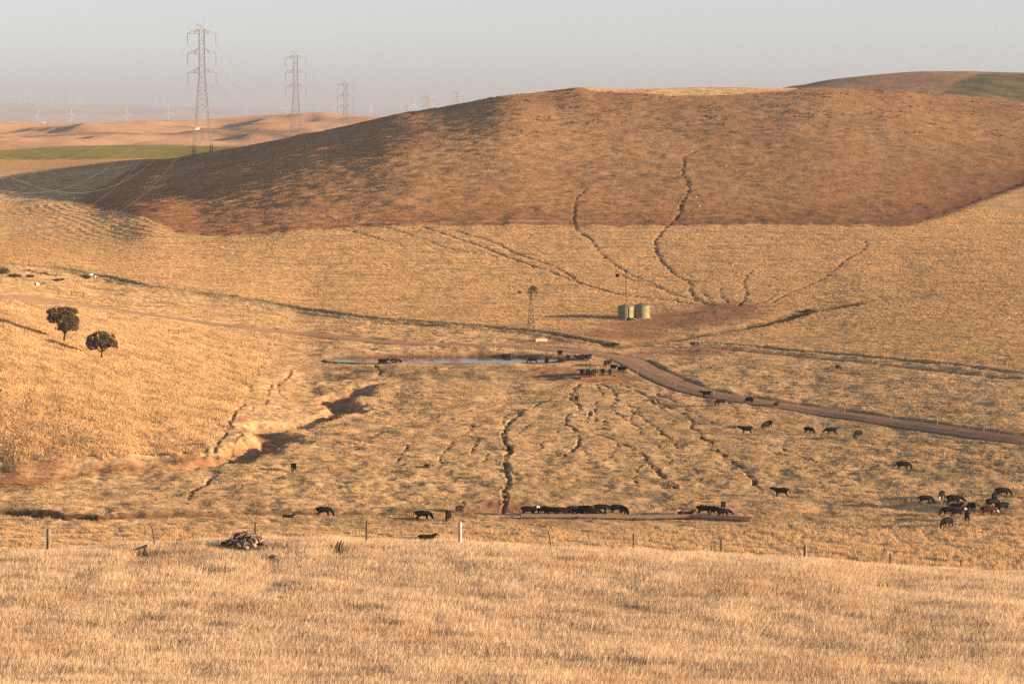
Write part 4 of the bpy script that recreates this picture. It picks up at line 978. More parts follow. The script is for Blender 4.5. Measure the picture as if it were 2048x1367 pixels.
MB().box((0, 0, .02), (2.2, 2.0, .3)).build("concrete_pad", M_CONC, WM)
yaw = math.radians(-45)          # wheel looks right and towards the camera; tail trails left
ax = Vector((math.sin(math.radians(46)), -math.cos(math.radians(46)), 0)); sd = Vector((ax.y, -ax.x, 0)).normalized(); up = Vector((0, 0, 1))
hub = Vector((0, 0, HUBZ)) + ax * .45
MB().tube([hub - ax * .75, hub + ax * .12], [.16, .12], 10).build("gearbox", M_MILL, WM)
wheel = MB()
for rr in (.62, 1.28):
    pts = [hub + (sd * math.cos(t) + up * math.sin(t)) * rr for t in np.linspace(0, 2 * math.pi, 37)]
    wheel.tube(pts, .022, 5, False)
for k in range(6):
    t = k * math.pi / 3; wheel.bar(hub, hub + (sd * math.cos(t) + up * math.sin(t)) * 1.3, .04)
WH = wheel.build("wheel", M_MILL, WM)
for k in range(18):
    t = 2 * math.pi * k / 18; rd = sd * math.cos(t) + up * math.sin(t); tg = -sd * math.sin(t) + up * math.cos(t)
    b = MB(); pit = tg * .8 + ax * .6
    V = []
    for r_, w_ in ((.5, .065), (1.5, .165)):
        for e in (-1, 0, 1): V.append(hub + rd * r_ + pit * w_ * e + ax * (.03 if e == 0 else 0))
    V2 = [p - ax * .012 for p in V]
    b.add(V + V2, [(0, 1, 4, 3), (1, 2, 5, 4), (6, 9, 10, 7), (7, 10, 11, 8), (0, 3, 9, 6), (2, 8, 11, 5), (3, 4, 10, 9), (4, 5, 11, 10), (0, 6, 7, 1), (1, 7, 8, 2)])
    b.build("blade", M_MILL, WH)
tl = Vector((0, 0, HUBZ)) - ax * .3; tv = -ax
TBm = MB().bar(tl, tl + tv * 2.6, .05); TBm.bar(tl + up * -.25, tl + tv * 2.0, .035); tb = TBm.build("tail_boom", M_MILL, WM)
v = MB(); n_ = Vector((tv.y, -tv.x, 0)) * .012; q = [tl + tv * 2.3 + up * .16, tl + tv * 3.5 + up * .34, tl + tv * 3.5 - up * .3, tl + tv * 2.3 - up * .14]
v.add([p + n_ for p in q] + [p - n_ for p in q], [(0, 1, 2, 3), (7, 6, 5, 4), (0, 4, 5, 1), (1, 5, 6, 2), (2, 6, 7, 3), (3, 7, 4, 0)]); v.build("tail_vane", M_RUST, tb)

# ------------------------------------------------------------------ tanks, mast, trough
def tank(px, py, w, h, label, ladder):
    g = spotxyz(px, py, 300); r = empty("water_tank", g); tag(r, label, "water tank", "pair of green farm tanks")
    R = w / 2; prof = []
    n = 48
    for k in range(n + 1):
        z = .1 + (h - .1) * k / n; prof.append((R + .022 * math.sin(k * math.pi), z)); prof.append((R + .022, z + (h - .1) / n * .5))
    MB().lathe(prof[:-1], 40).build("wall", M_TANK, r, True)
    rf = MB().lathe([(R + .09, h - .06), (R + .09, h + .02), (R * .5, h + .24), (.25, h + .42)], 40).build("roof", M_TANKROOF, r)
    MB().lathe([(.28, 0), (.28, .12), (.1, .16)], 14, (0, 0, h + .40)).build("hatch", M_TANKROOF, rf)
    MB().lathe([(R + .28, -.5), (R + .25, .1)], 28).build("base_slab", M_CONC, r)
    if ladder:
        a = math.radians(-66); x, y = math.cos(a) * (R + .09), math.sin(a) * (R + .09)
        MB().tube([(x, y, -.1), (x, y, h - .05), (x * .93, y * .93, h + .1)], .06, 8).build("inlet_pipe", M_STAR, r)
    return g
gt1 = tank(1251, 637, 3.25, 2.62, "left hand green water tank with a dark pipe down its side", True)
gt2 = tank(1284, 635, 3.25, 2.62, "right hand green water tank, behind its twin's right side", False)
for k in range(16):
    t = k / 15; x = gt1[0] - 1.2 + 7.2 * t; y = gt1[1] - 2.3 + random.uniform(-.3, .3)
    o = link("rubble_stone", rough_stone(300 + k, random.uniform(.16, .34), .6)); o.data.materials.append(M_RUBBLE); o.location = (x, y, gz(x, y) + .05); o.rotation_euler = (0, 0, random.random() * 6)
    tag(o, "reddish rubble stone in the row edging the front of the tank pad", "stone", "rubble stones edging the tank pad")
g = spotxyz(1252, 625, 300); r = empty("lattice_mast", g); tag(r, "slim mast behind the tanks with a small square vane on its left", "mast")
tower(r, 8.4, .22, .05, .045, M_STAR, 11)
MB().tube([(0, 0, 8.2), (-1.5, .3, 7.95)], .02, 6).build("vane_arm", M_STAR, r)
MB().box((-1.85, .35, 7.9), (.8, .04, .75)).build("vane", M_MILL, r)

def box_trough(px, py, L, W, hh, rz, name, label, m):
    g = spotxyz(px, py, 300); r = empty(name, (g[0], g[1], g[2]), rz); tag(r, label, "trough")
    t = .1
    for s in (-1, 1):
        MB().box((0, s * (W / 2 - t / 2), hh / 2 - .05), (L, t, hh + .1)).build("side_wall", m, r)
        MB().box((s * (L / 2 - t / 2), 0, hh / 2 - .05), (t, W - 2 * t - .004, hh + .1)).build("end_wall", m, r)
    MB().box((0, 0, .08), (L - 2 * t - .01, W - 2 * t - .01, .1)).build("floor", m, r)
    return r
r = box_trough(1082, 682, 2.3, .9, .5, math.radians(14), "water_trough", "pale concrete water trough beside the road below the windmill", M_CONCPALE)
MB().box((-.9, 0, .38), (.35, .8, .36)).build("float_cover", M_CONC, r)
r = box_trough(1446, 624, 2.6, .8, .5, math.radians(-6), "water_trough", "small grey water trough where cattle paths meet above the gully", M_CONC)
MB().box((-1.0, .3, .6), (.45, .5, .3)).build("float_cover", M_CONC, r)

# long feed trough in the valley: half-pipe sections end to end
def half_pipe(L, R, t):
    m = MB(); n = 12; V = []
    for x in (-L / 2, L / 2):
        for r_ in (R, R - t):
            for k in range(n + 1):
                a = math.pi + math.pi * k / n
                V.append((x, math.cos(a) * r_, R + math.sin(a) * r_ + (.12 if k in (0, n) else 0)))
    s = n + 1; Fc = []
    for k in range(n):
        Fc += [(k, k + 1, 2 * s + k + 1, 2 * s + k), (s + k + 1, s + k, 3 * s + k, 3 * s + k + 1), (k + 1, k, s + k, s + k + 1), (2 * s + k, 2 * s + k + 1, 3 * s + k + 1, 3 * s + k)]
    Fc += [(0, 2 * s, 3 * s, s), (s - 1, 2 * s - 1, 4 * s - 1, 3 * s - 1)]
    m.add(V, Fc); return m
ta, tm_, tb_ = spotxyz(1042, 1037, 300), spotxyz(1385, 1037.5, 300), spotxyz(1503, 1042, 300)
tr = empty("feed_trough", ta); tag(tr, "very long low concrete feed trough that cattle line up behind in the valley", "feed trough")
sec = half_pipe(2.36, .40, .07).mesh("trough_section", M_CONC, False); blk = MB().box((0, 0, .16), (.16, .95, .5)).mesh("support_block", M_ROCKDARK)
def run(a, b):
    a, b = Vector((a[0], a[1], 0)), Vector((b[0], b[1], 0)); L = (b - a).length; n = max(1, round(L / 2.4)); d = (b - a) / n; rz = math.atan2(d.y, d.x)
    for k in range(n):
        c = a + d * (k + .5); o = link("trough_section", sec, tr); o.location = Vector((c.x, c.y, max(gz(c.x, c.y), .5 * (gz((a + d * k).x, (a + d * k).y) + gz((a + d * (k + 1)).x, (a + d * (k + 1)).y))) + .02)) - tr.location
        o.rotation_euler = (0, random.uniform(-.008, .008), rz + random.uniform(-.006, .006)); o.scale = (d.length / 2.4, 1, 1)
        if k % 3 == 0:
            e = link("support_block", blk, tr); c2 = a + d * k; e.location = Vector((c2.x, c2.y, gz(c2.x, c2.y) - .02)) - tr.location; e.rotation_euler = (0, 0, rz)
run(ta, tm_); run(tm_, tb_)

# rusty low feeder
g = spotxyz(1196, 757, 300); r = empty("hay_feeder", (g[0], g[1], g[2]), math.radians(9)); tag(r, "low rusty open feeder with cattle crowded behind it below the dam", "feeder")
MB().box((0, 0, .12), (6.2, 1.5, .1)).build("tray", M_RUST, r)
for s in (-1, 1):
    MB().box((0, s * .8, .2), (6.3, .08, .34)).build("side_rail", M_RUST, r); MB().box((s * 3.12, 0, .2), (.08, 1.5, .34)).build("end_rail", M_RUST, r)
for k in (-2.4, 0, 2.4): MB().box((k, 0, .02), (.12, 1.45, .1)).build("skid", M_DARKWOOD, r)
MB().box((-.2, 0, .5), (.5, .7, .66)).build("feed_block", M_RUST, r)

# ------------------------------------------------------------------ fences
def fence(label, posts, height, rad, mats, nwires=3, dmin=300, name="wire_fence", square=False, lean=.03, wr=.006, zs=None):
    pts = [spotxyz(x, y, dmin) for x, y in posts]; o0 = Vector(pts[0]); r = empty(name, o0); tag(r, label, "fence")
    for k, p in enumerate(pts):
        m = mats[k % len(mats)] if not callable(mats) else mats(k); h = height * random.uniform(.92, 1.06); big = rad if not callable(rad) else rad(k)
        b = MB(); tx, ty = random.uniform(-lean, lean), random.uniform(-lean, lean)
        if big < .05: b.bar((0, 0, -.3), (tx, ty, h), big * 2)
        else: b.tube([(0, 0, -.3), (tx * .6, ty * .6, h * .6), (tx, ty, h)], [big, big * .96, big * .9], 8)
        o = b.build("post", m, r); o.location = Vector(p) - o0
    for w in range(nwires):
        z = height * (.42 + .5 * w / max(1, nwires - 1)); b = MB()
        for p, q in zip(pts[:-1], pts[1:]):
            a, c = Vector(p) - o0 + Vector((0, 0, z)), Vector(q) - o0 + Vector((0, 0, z)); b.tube([a, (a + c) / 2 - Vector((0, 0, .03)), c], wr, 4, False)
        b.build("wire", M_WIRE, r)
    return r
FG = [(97, 1106), (308, 1090), (510, 1082), (732, 1083), (920, 1088), (1101, 1097), (1266, 1104), (1442, 1116), (1610, 1127), (1780, 1140), (1921, 1151)]
_thick = {0: (.105, M_POST), 4: (.095, M_POSTPALE), 8: (.095, M_POST)}
pts = [at(x, y, 139.5) for x, y in FG]; r = empty("wire_fence", pts[0]); r.location.z = gz(pts[0][0], pts[0][1]); tag(r, "foreground fence of widely spaced posts standing out of the long grass", "fence")
for k, p in enumerate(pts):
    gq = gz(p[0], p[1]); rad_, m = _thick.get(k, (.045, M_STAR if k not in (5,) else M_POST)); top = at(FG[k][0], [1056, 1052, 1043, 1040, 1043, 1060, 1066, 1079, 1090, 1106, 1119][k], 139.5)[2] - gq
    b = MB()
    if k in (5, 1): b.tube([(0, 0, -.4), (.02, 0, top * .45), (-.04, 0, top * .8), (-.10, 0, top)], [rad_ * .9] * 4, 7)
    elif rad_ > .06: b.tube([(0, 0, -.4), (.01, 0, top - .02), (.01, 0, top)], [rad_, rad_ * .94, rad_ * .7], 12)
    else: b.bar((0, 0, -.4), (random.uniform(-.03, .03), 0, top), rad_ * 1.7)
    o = b.build("post", m, r, rad_ > .06); o.location = Vector((p[0], p[1], gq)) - r.location
for w, z in enumerate((.45, .75, 1.05)):
    b = MB(); Q = [Vector((p[0], p[1], gz(p[0], p[1]) + z)) - r.location for p in pts]
    for a, c in zip(Q[:-1], Q[1:]): b.tube([a, (a + c) / 2 - Vector((0, 0, .04)), c], .004, 4, False)
    b.build("wire", M_WIRE, r)
def along(pl, xs): return [(x, float(np.interp(x, [p[0] for p in pl], [p[1] for p in pl]))) for x in xs]
fence("roadside fence with pale posts along the near edge of the curving dirt road", along([(1137, 713), (1190, 721), (1232, 735), (1290, 757), (1351, 775), (1428, 792), (1505, 804), (1587, 813), (1673, 825), (1761, 836), (1855, 848), (1958, 864), (2060, 879)],
      [1137, 1168, 1190, 1203, 1232, 1246, 1275, 1300, 1326, 1351, 1366, 1387, 1428, 1455, 1482, 1505, 1534] + list(range(1565, 2075, 31))), 1.1, .036, [M_POSTPALE, M_POST, M_POST], 3)
fence("fence along the dark drain at the lower edge of the stubble field", along([(-20, 524), (100, 533), (200, 550), (300, 570), (450, 591), (600, 616), (700, 630), (850, 643), (1000, 655), (1100, 666), (1180, 681), (1235, 688)],
      list(range(-20, 1240, 26))), 1.1, .045, [M_POSTPALE, M_STAR, M_POSTPALE, M_STAR], 2)
fence("sparse fence on the upper verge of the dirt road at the left", along([(40, 575), (53, 584), (145, 591), (172, 594), (342, 606), (455, 616), (530, 622), (620, 634)], [40, 53, 118, 145, 172, 232, 303, 342, 378, 418, 455, 495, 530, 575, 620]), 1.15, .05, [M_POSTPALE, M_POSTPALE, M_DARKWOOD], 2)
fence("short fence between the dirt road and the dam's far bank", along([(545, 694), (625, 694), (855, 699), (990, 701), (1065, 705), (1110, 710)], [545, 625, 700, 780, 855, 920, 990, 1030, 1065, 1093, 1110]), 1.1, .05, [M_POSTPALE, M_STAR], 2)
fence("fence beside the dark grassy lane on the right", along([(1400, 690), (1560, 701), (1700, 709), (1908, 724), (2060, 740)], range(1400, 2065, 41)), 1.1, .045, [M_POSTPALE, M_STAR, M_STAR], 2)
fence("fence running down the left slope past the cattle tracks", [(541, 697), (536, 708), (527, 722), (517, 737), (505, 757), (492, 767), (480, 784), (470, 802), (462, 818), (454, 833), (446, 846), (439, 858), (430, 872), (421, 882), (412, 893)], 1.15, .05, [M_POST, M_DARKWOOD], 3)
fence("row of small posts round the beaten ground right of the windmill", along([(1148, 672), (1166, 675), (1210, 686), (1234, 690), (1253, 690)], [1148, 1166, 1210, 1234, 1253]), 1.1, .045, [M_POSTPALE], 2)
def brace(px, py, w, h, label):
    g = spotxyz(px, py, 300); r = empty("fence_brace", g); tag(r, label, "fence brace")
    for s in (-1, 1): MB().tube([(s * w / 2, 0, -.3), (s * w / 2, 0, h)], .07, 8).build("post", M_DARKWOOD, r)
    MB().tube([(-w / 2, 0, h * .85), (w / 2, 0, h * .82)], .055, 8).build("rail", M_DARKWOOD, r)
    MB().tube([(-w / 2, 0, h * .35), (w / 2, 0, h * .3)], .04, 8).build("rail", M_DARKWOOD, r)
brace(392, 898, 1.9, .85, "dark timber strainer frame at the foot of the left slope fence")
brace(347, 669, 2.0, .95, "small dark timber frame alone on the pale slope right of the trees")
brace(155, 594, 2.4, 1.15, "dark timber gate frame on the road verge above the trees")

# white V of painted pipe, white drums, far sheds
a, b, c = spotxyz(178, 555, 300), spotxyz(200, 549, 300), spotxyz(197, 558.5, 300)
r = empty("white_barrier", a); tag(r, "white painted V shaped barrier lying open beside the drain fence", "barrier")
for e in (b, c):
    p, q = Vector((0, 0, .55)), Vector((e[0] - a[0], e[1] - a[1], e[2] - a[2] + .55)); q = p + (q - p).normalized() * 2.7
    MB().bar(p, q, .22, .24).build("beam", M_WHITE, r); MB().bar(q - Vector((0, 0, .9)), q, .09).build("foot", M_WHITE, r)
MB().bar((0, 0, -.2), (0, 0, .75), .2).build("pivot_post", M_WHITE, r)
for (px, py, L, rz, lb) in [(74, 571, .85, .9, "left of two small white drums dumped in the scrub near the road"), (86, 568.5, 1.0, 1.9, "right of two small white drums, tipped up in the scrub near the road")]:
    g = spotxyz(px, py, 300); r = empty("white_drum", (g[0], g[1], g[2] + .28), rz); tag(r, lb, "drum", "drums dumped in scrub")
    d = MB().tube([(-L / 2, 0, 0), (-L * .17, 0, .02), (-L * .16, 0, .02), (L * .17, 0, .05), (L / 2, 0, .07)], [.28, .28, .3, .28, .27], 16).build("body", M_WHITE, r, False)
    MB().tube([(-L / 2 - .03, 0, 0), (-L / 2 + .02, 0, 0)], .29, 16).build("lid", M_STAR, r)
for k, (px, py, D, w, lb) in enumerate([(393, 274.5, 2500, 9, "tiny white hut on the brown hill seen through the nearest pylon"), (25, 243.2, 3300, 12, "tiny white shed on the brown hill's edge near the left side"), (88, 243.0, 3300, 9, "tiny white shed on the brown hill's edge right of the first turbine")]):
    p = at(px, py, D); z = gz(p[0], p[1]); r = empty("farm_shed", (p[0], p[1], z), .4); tag(r, lb, "shed", "tiny far farm sheds")
    MB().box((0, 0, .9), (w * .5, w * .35, 2.4)).build("wall", M_WHITE, r)
    MB().add([(-w * .27, -w * .2, 2.1), (w * .27, -w * .2, 2.1), (w * .27, w * .2, 2.1), (-w * .27, w * .2, 2.1), (-w * .27, 0, 3.1), (w * .27, 0, 3.1)], [(0, 1, 5, 4), (2, 3, 4, 5), (0, 4, 3), (1, 2, 5), (3, 2, 1, 0)]).build("roof", M_CONCPALE, r)

# ------------------------------------------------------------------ trees and shrubs
def leafmat(name, c0, c1):
    def b(N, L):
        a = N.new("ShaderNodeAttribute"); a.attribute_name = "tone"; mx = N.new("ShaderNodeMix"); mx.data_type = 'RGBA'
        L.new(a.outputs["Fac"], mx.inputs[0]); mx.inputs[6].default_value = (*c0, 1); mx.inputs[7].default_value = (*c1, 1)
        d = N.new("ShaderNodeBsdfDiffuse"); t = N.new("ShaderNodeBsdfTranslucent"); mi = N.new("ShaderNodeMixShader"); mi.inputs[0].default_value = .3
        L.new(mx.outputs[2], d.inputs[0]); L.new(mx.outputs[2], t.inputs[0]); L.new(d.outputs[0], mi.inputs[1]); L.new(t.outputs[0], mi.inputs[2]); return mi.outputs[0]
    return mat(name, b)
M_LEAF = leafmat("olive_leaves", (.085, .068, .036), (.26, .20, .105)); M_SCRUB = leafmat("scrub_leaves", (.06, .055, .03), (.14, .12, .06)); M_GREENSCRUB = leafmat("green_scrub_leaves", (.05, .065, .025), (.12, .13, .05))
def leaves(name, blobs, n, size, m, parent, seed, shell=.55):
    r = np.random.default_rng(seed); B = np.array(blobs, float); w = B[:, 3] * B[:, 4] * B[:, 5]; w = w / w.sum()
    k = r.choice(len(B), n, p=w); d = r.normal(size=(n, 3)); d /= np.linalg.norm(d, axis=1)[:, None]
    rad = (shell + (1 - shell) * r.random(n)) ** .7 * (1 + .16 * pnoise(d[:, 0] * 3 + k, d[:, 1] * 3 + d[:, 2] * 2, seed))
    c = B[k, :3] + d * rad[:, None] * B[k, 3:]
    # ragged: whole twigs are missing
    gap = pnoise(c[:, 0] * 1.15, c[:, 2] * 1.3 + c[:, 1] * .7, seed + 3) > -.30; c, d = c[gap], d[gap]; n = len(c)
    a = r.normal(size=(n, 3)); a /= np.linalg.norm(a, axis=1)[:, None]; b = np.cross(a, r.normal(size=(n, 3))); b /= np.linalg.norm(b, axis=1)[:, None]
    s = (size * (.6 + .8 * r.random(n)))[:, None]
    V = np.stack([c - a * s, c - b * s * .45, c + a * s, c + b * s * .45], 1).reshape(-1, 3)
    me = mesh_np(name, V, np.arange(n * 4).reshape(n, 4), [m]); t = me.attributes.new("tone", 'FLOAT', 'POINT'); t.data.foreach_set("value", np.repeat(r.random(n), 4).astype(np.float32))
    return link(name, me, parent)
def tree(px, py, label, trunk, limbs, blobs, n, seed, size=.15):
    g = spotxyz(px, py, 300); r = empty("tree", g); tag(r, label, "tree", "two dark trees on the left slope")
    tr_ = MB().tube(*trunk, 10).build("trunk", M_BARK, r, True)
    for L_ in limbs: MB().tube(L_, [.11 - .075 * i / (len(L_) - 1) for i in range(len(L_))], 7).build("limb", M_BARK, tr_, True)
    leaves("crown", blobs, n, size, M_LEAF, r, seed)
tree(128, 685, "taller dark olive tree with a leaning wedge crown, left of the pair", ([(0, 0, -.3), (.05, 0, .7), (.25, 0, 1.4), (.15, 0, 2.6)], [.22, .18, .16, .11]),
     [[(.22, 0, 1.3), (-.6, .2, 2.6), (-1.4, .1, 4.2)], [(.22, 0, 1.4), (.9, -.3, 2.6), (1.5, -.2, 3.8)], [(.15, 0, 2.3), (0, .5, 3.8), (-.2, .6, 5.2)], [(.2, 0, 1.8), (.8, .5, 3.2), (1.0, .4, 4.6)], [(.2, 0, 1.5), (-.3, -.5, 2.8), (-.9, -.6, 4.0)]],
     [(-1.3, 0, 5.1, 1.5, 1.6, .75), (.2, .1, 5.35, 2.0, 1.7, .55), (1.2, .2, 5.0, 1.2, 1.3, .5), (-1.5, .1, 4.0, 1.3, 1.4, .9), (-.2, -.3, 3.9, 1.6, 1.6, 1.0), (1.3, 0, 3.7, 1.3, 1.4, 1.0), (1.4, .1, 2.6, 1.1, 1.2, .8), (-.7, 0, 2.7, .9, 1.0, .75), (.4, -.2, 2.8, 1.2, 1.2, .9), (-2.5, 0, 3.9, .35, .5, .3), (-2.4, .1, 4.9, .4, .5, .4)], 9500, 21)
tree(203, 719, "shorter rounder dark olive tree, right of the pair", ([(0, 0, -.3), (.03, 0, .8), (.12, 0, 1.6), (.05, 0, 2.4)], [.19, .15, .13, .09]),
     [[(.08, 0, 1.2), (-1.0, .2, 2.0), (-1.9, .1, 2.7)], [(.1, 0, 1.3), (1.1, -.2, 2.1), (2.0, -.1, 2.6)], [(.1, 0, 1.6), (.2, .5, 2.9), (.2, .5, 4.0)], [(.1, 0, 1.5), (-.5, -.5, 2.7), (-.9, -.4, 3.6)], [(.1, 0, 1.5), (.8, .4, 2.8), (1.0, .3, 3.6)]],
     [(-.1, 0, 4.1, 1.3, 1.4, .55), (-1.2, .1, 3.5, 1.2, 1.3, .7), (.9, 0, 3.7, 1.4, 1.3, .7), (0, -.2, 3.1, 1.7, 1.6, .85), (-1.7, 0, 2.6, .9, 1.0, .6), (1.7, .1, 2.7, 1.0, 1.1, .65), (2.2, 0, 2.1, .55, .7, .4), (-1.4, 0, 2.0, .8, .9, .45), (.5, .2, 2.3, 1.0, 1.0, .5), (-2.1, .1, 3.3, .4, .5, .35)], 7600, 22)
def shrub(px, py, w, h, label, m=M_SCRUB, seed=0, n=700):
    g = spotxyz(px, py, 300); r = empty("shrub", g); tag(r, label, "shrub", "scattered shrubs")
    for k in range(4):
        t = k * 1.7 + seed; MB().tube([(0, 0, -.1), (math.cos(t) * w * .15, math.sin(t) * w * .15, h * .4), (math.cos(t) * w * .3, math.sin(t) * w * .3, h * .75)], [.04, .03, .015], 5).build("stem", M_BARK, r)
    rr = random.Random(seed); bl = [(rr.uniform(-.3, .3) * w, rr.uniform(-.3, .3) * w, h * rr.uniform(.35, .65), w * rr.uniform(.18, .3), w * rr.uniform(.18, .3), h * rr.uniform(.25, .4)) for _ in range(6)]
    leaves("foliage", bl, n, .13, m, r, 500 + seed, .3)
shrub(4, 548, 4.2, 1.9, "large dark shrub at the left edge above the road", M_LEAF, 1, 1600); shrub(28, 556, 3.4, 1.1, "low greyish shrub next to the large dark one at the left edge", M_SCRUB, 2, 900); shrub(60, 556, 2.2, .8, "small shrub left of the dumped white drums", M_SCRUB, 3)
shrub(118, 562, 2.6, .7, "low shrub between the white drums and the white barrier", M_SCRUB, 4); shrub(172, 558, 1.8, .9, "small dark shrub touching the white V barrier's left end", M_GREENSCRUB, 5)
shrub(1388, 694, 2.0, 1.2, "small rounded shrub at the start of the grassy lane", M_SCRUB, 6); shrub(1556, 812, 1.3, .9, "small dark shrub against the roadside fence on the right", M_LEAF, 7); shrub(1260, 641, 1.5, .7, "low green weed at the foot of the left water tank", M_GREENSCRUB, 8)
shrub(1226, 692, 3.0, .8, "green shrub where the drain fence ends near the road", M_GREENSCRUB, 9, 900); shrub(1612, 626, 3.2, 1.0, "dark bush at the upper end of the gully on the right", M_LEAF, 10, 1000); shrub(1677, 737, 1.2, .7, "tiny lone shrub in the paddock below the lane", M_SCRUB, 11)
shrub(925, 1023, 1.8, .9, "dark scrubby bush on the creek bank left of the feed trough", M_LEAF, 12, 900); shrub(858, 936, 1.5, .6, "low dead bush on the bumpy paddock above the creek", M_SCRUB, 13)

# ------------------------------------------------------------------ heap, stump, rock in the long grass
def near(px, D):
    x = ray(px, 1090)[0] * D; return np.array((x, D, gz(x, D)))
g = near(492, 137); HT = at(492, 1061, 137)[2] - g[2]; r = empty("debris_heap", g); tag(r, "heap of old timber and stones in the long grass by the fence", "debris heap")
rr = random.Random(5)
for k in range(70):
    t = rr.random() ** .6; a = rr.random() * 2 * math.pi; x, y = math.cos(a) * t * 1.08, math.sin(a) * t * .7; z = .1 + (HT - .1) * (1 - .62 * t ** 1.3) * rr.uniform(.45, 1.0)
    if k % 3 == 0:
        L = rr.uniform(.3, .75); q = Vector((math.cos(rr.random() * 6.3), math.sin(rr.random() * 6.3) * .6, rr.uniform(-.35, .35))).normalized() * L / 2
        MB().tube([Vector((x, y, z)) - q, Vector((x, y, z)) + q * .2, Vector((x, y, z)) + q], [rr.uniform(.05, .09), rr.uniform(.05, .09), rr.uniform(.02, .06)], 6).build("timber", rr.choice([M_ROCKDARK, M_ROCKDARK, M_ROCKLIGHT, M_POST]), r)
    else:
        o = link("stone", rough_stone(700 + k, rr.uniform(.09, .19), .75), r); o.data.materials.append(rr.choice([M_ROCKDARK, M_ROCKLIGHT, M_ROCKDARK, M_RUBBLE])); o.location = (x, y, z); o.rotation_euler = (rr.random(), rr.random(), rr.random() * 6)
def snag(px, D, label, chains, m):
    g = near(px, D); g[2] += .25; r = empty("dead_stump", g); tag(r, label, "stump")
    for pts_, rads in chains: MB().tube(pts_, rads, 7).build("splinter", m, r)
snag(678, 134, "split grey stump poking out of the long grass right of the heap", [([(0, 0, 0), (.05, 0, .45), (.12, 0, .68)], [.09, .07, .02]), ([(-.08, 0, 0), (-.12, 0, .4), (-.03, .02, .6)], [.07, .06, .02]), ([(-.1, 0, .1), (-.35, 0, .42), (-.45, 0, .44)], [.05, .04, .02]), ([(.07, 0, 0), (.15, .05, .4), (.22, .05, .62)], [.06, .05, .015])], M_ROCKDARK)
snag(284, 134, "grey branch lying in the long grass between the first two posts", [([(-.45, 0, .3), (-.1, 0, .38), (.25, 0, .52)], [.02, .05, .07]), ([(.1, 0, .1), (.18, .05, .5)], [.06, .06])], M_ROCKDARK)
g = near(547, 130); o = link("field_rock", rough_stone(41, .27, .8)); o.data.materials.append(M_ROCKDARK); o.location = (g[0], g[1], g[2] + .5); tag(o, "dark round rock in the long grass below the heap", "rock")
MS = [rough_stone(60 + k, 1, .6) for k in range(5)]
for m in MS: m.materials.append(M_RUBBLE)
for k, (px, py, lb) in enumerate([(1390, 395, "small pale rock just right of the long cattle path on the big hill"), (1398, 413, "pale rock beside the long cattle path's lower bend on the big hill"), (1815, 385, "rock in the grassy patch above the red firebreak on the right"), (1452, 333, "small rock on the big hill right of the long cattle path's top"), (700, 405, "rock near the shaded left flank's lower track"), (545, 400, "rock on the dark left flank of the big hill")]):
    g = spotxyz(px, py, 300); o = link("hill_rock", MS[k % 5]); s = random.uniform(.4, .7); o.scale = (s, s, s); o.location = (g[0], g[1], g[2] + .15 * s); o.rotation_euler = (0, 0, k * 1.3)
    tag(o, lb, "rock", "small rocks on the big hill")

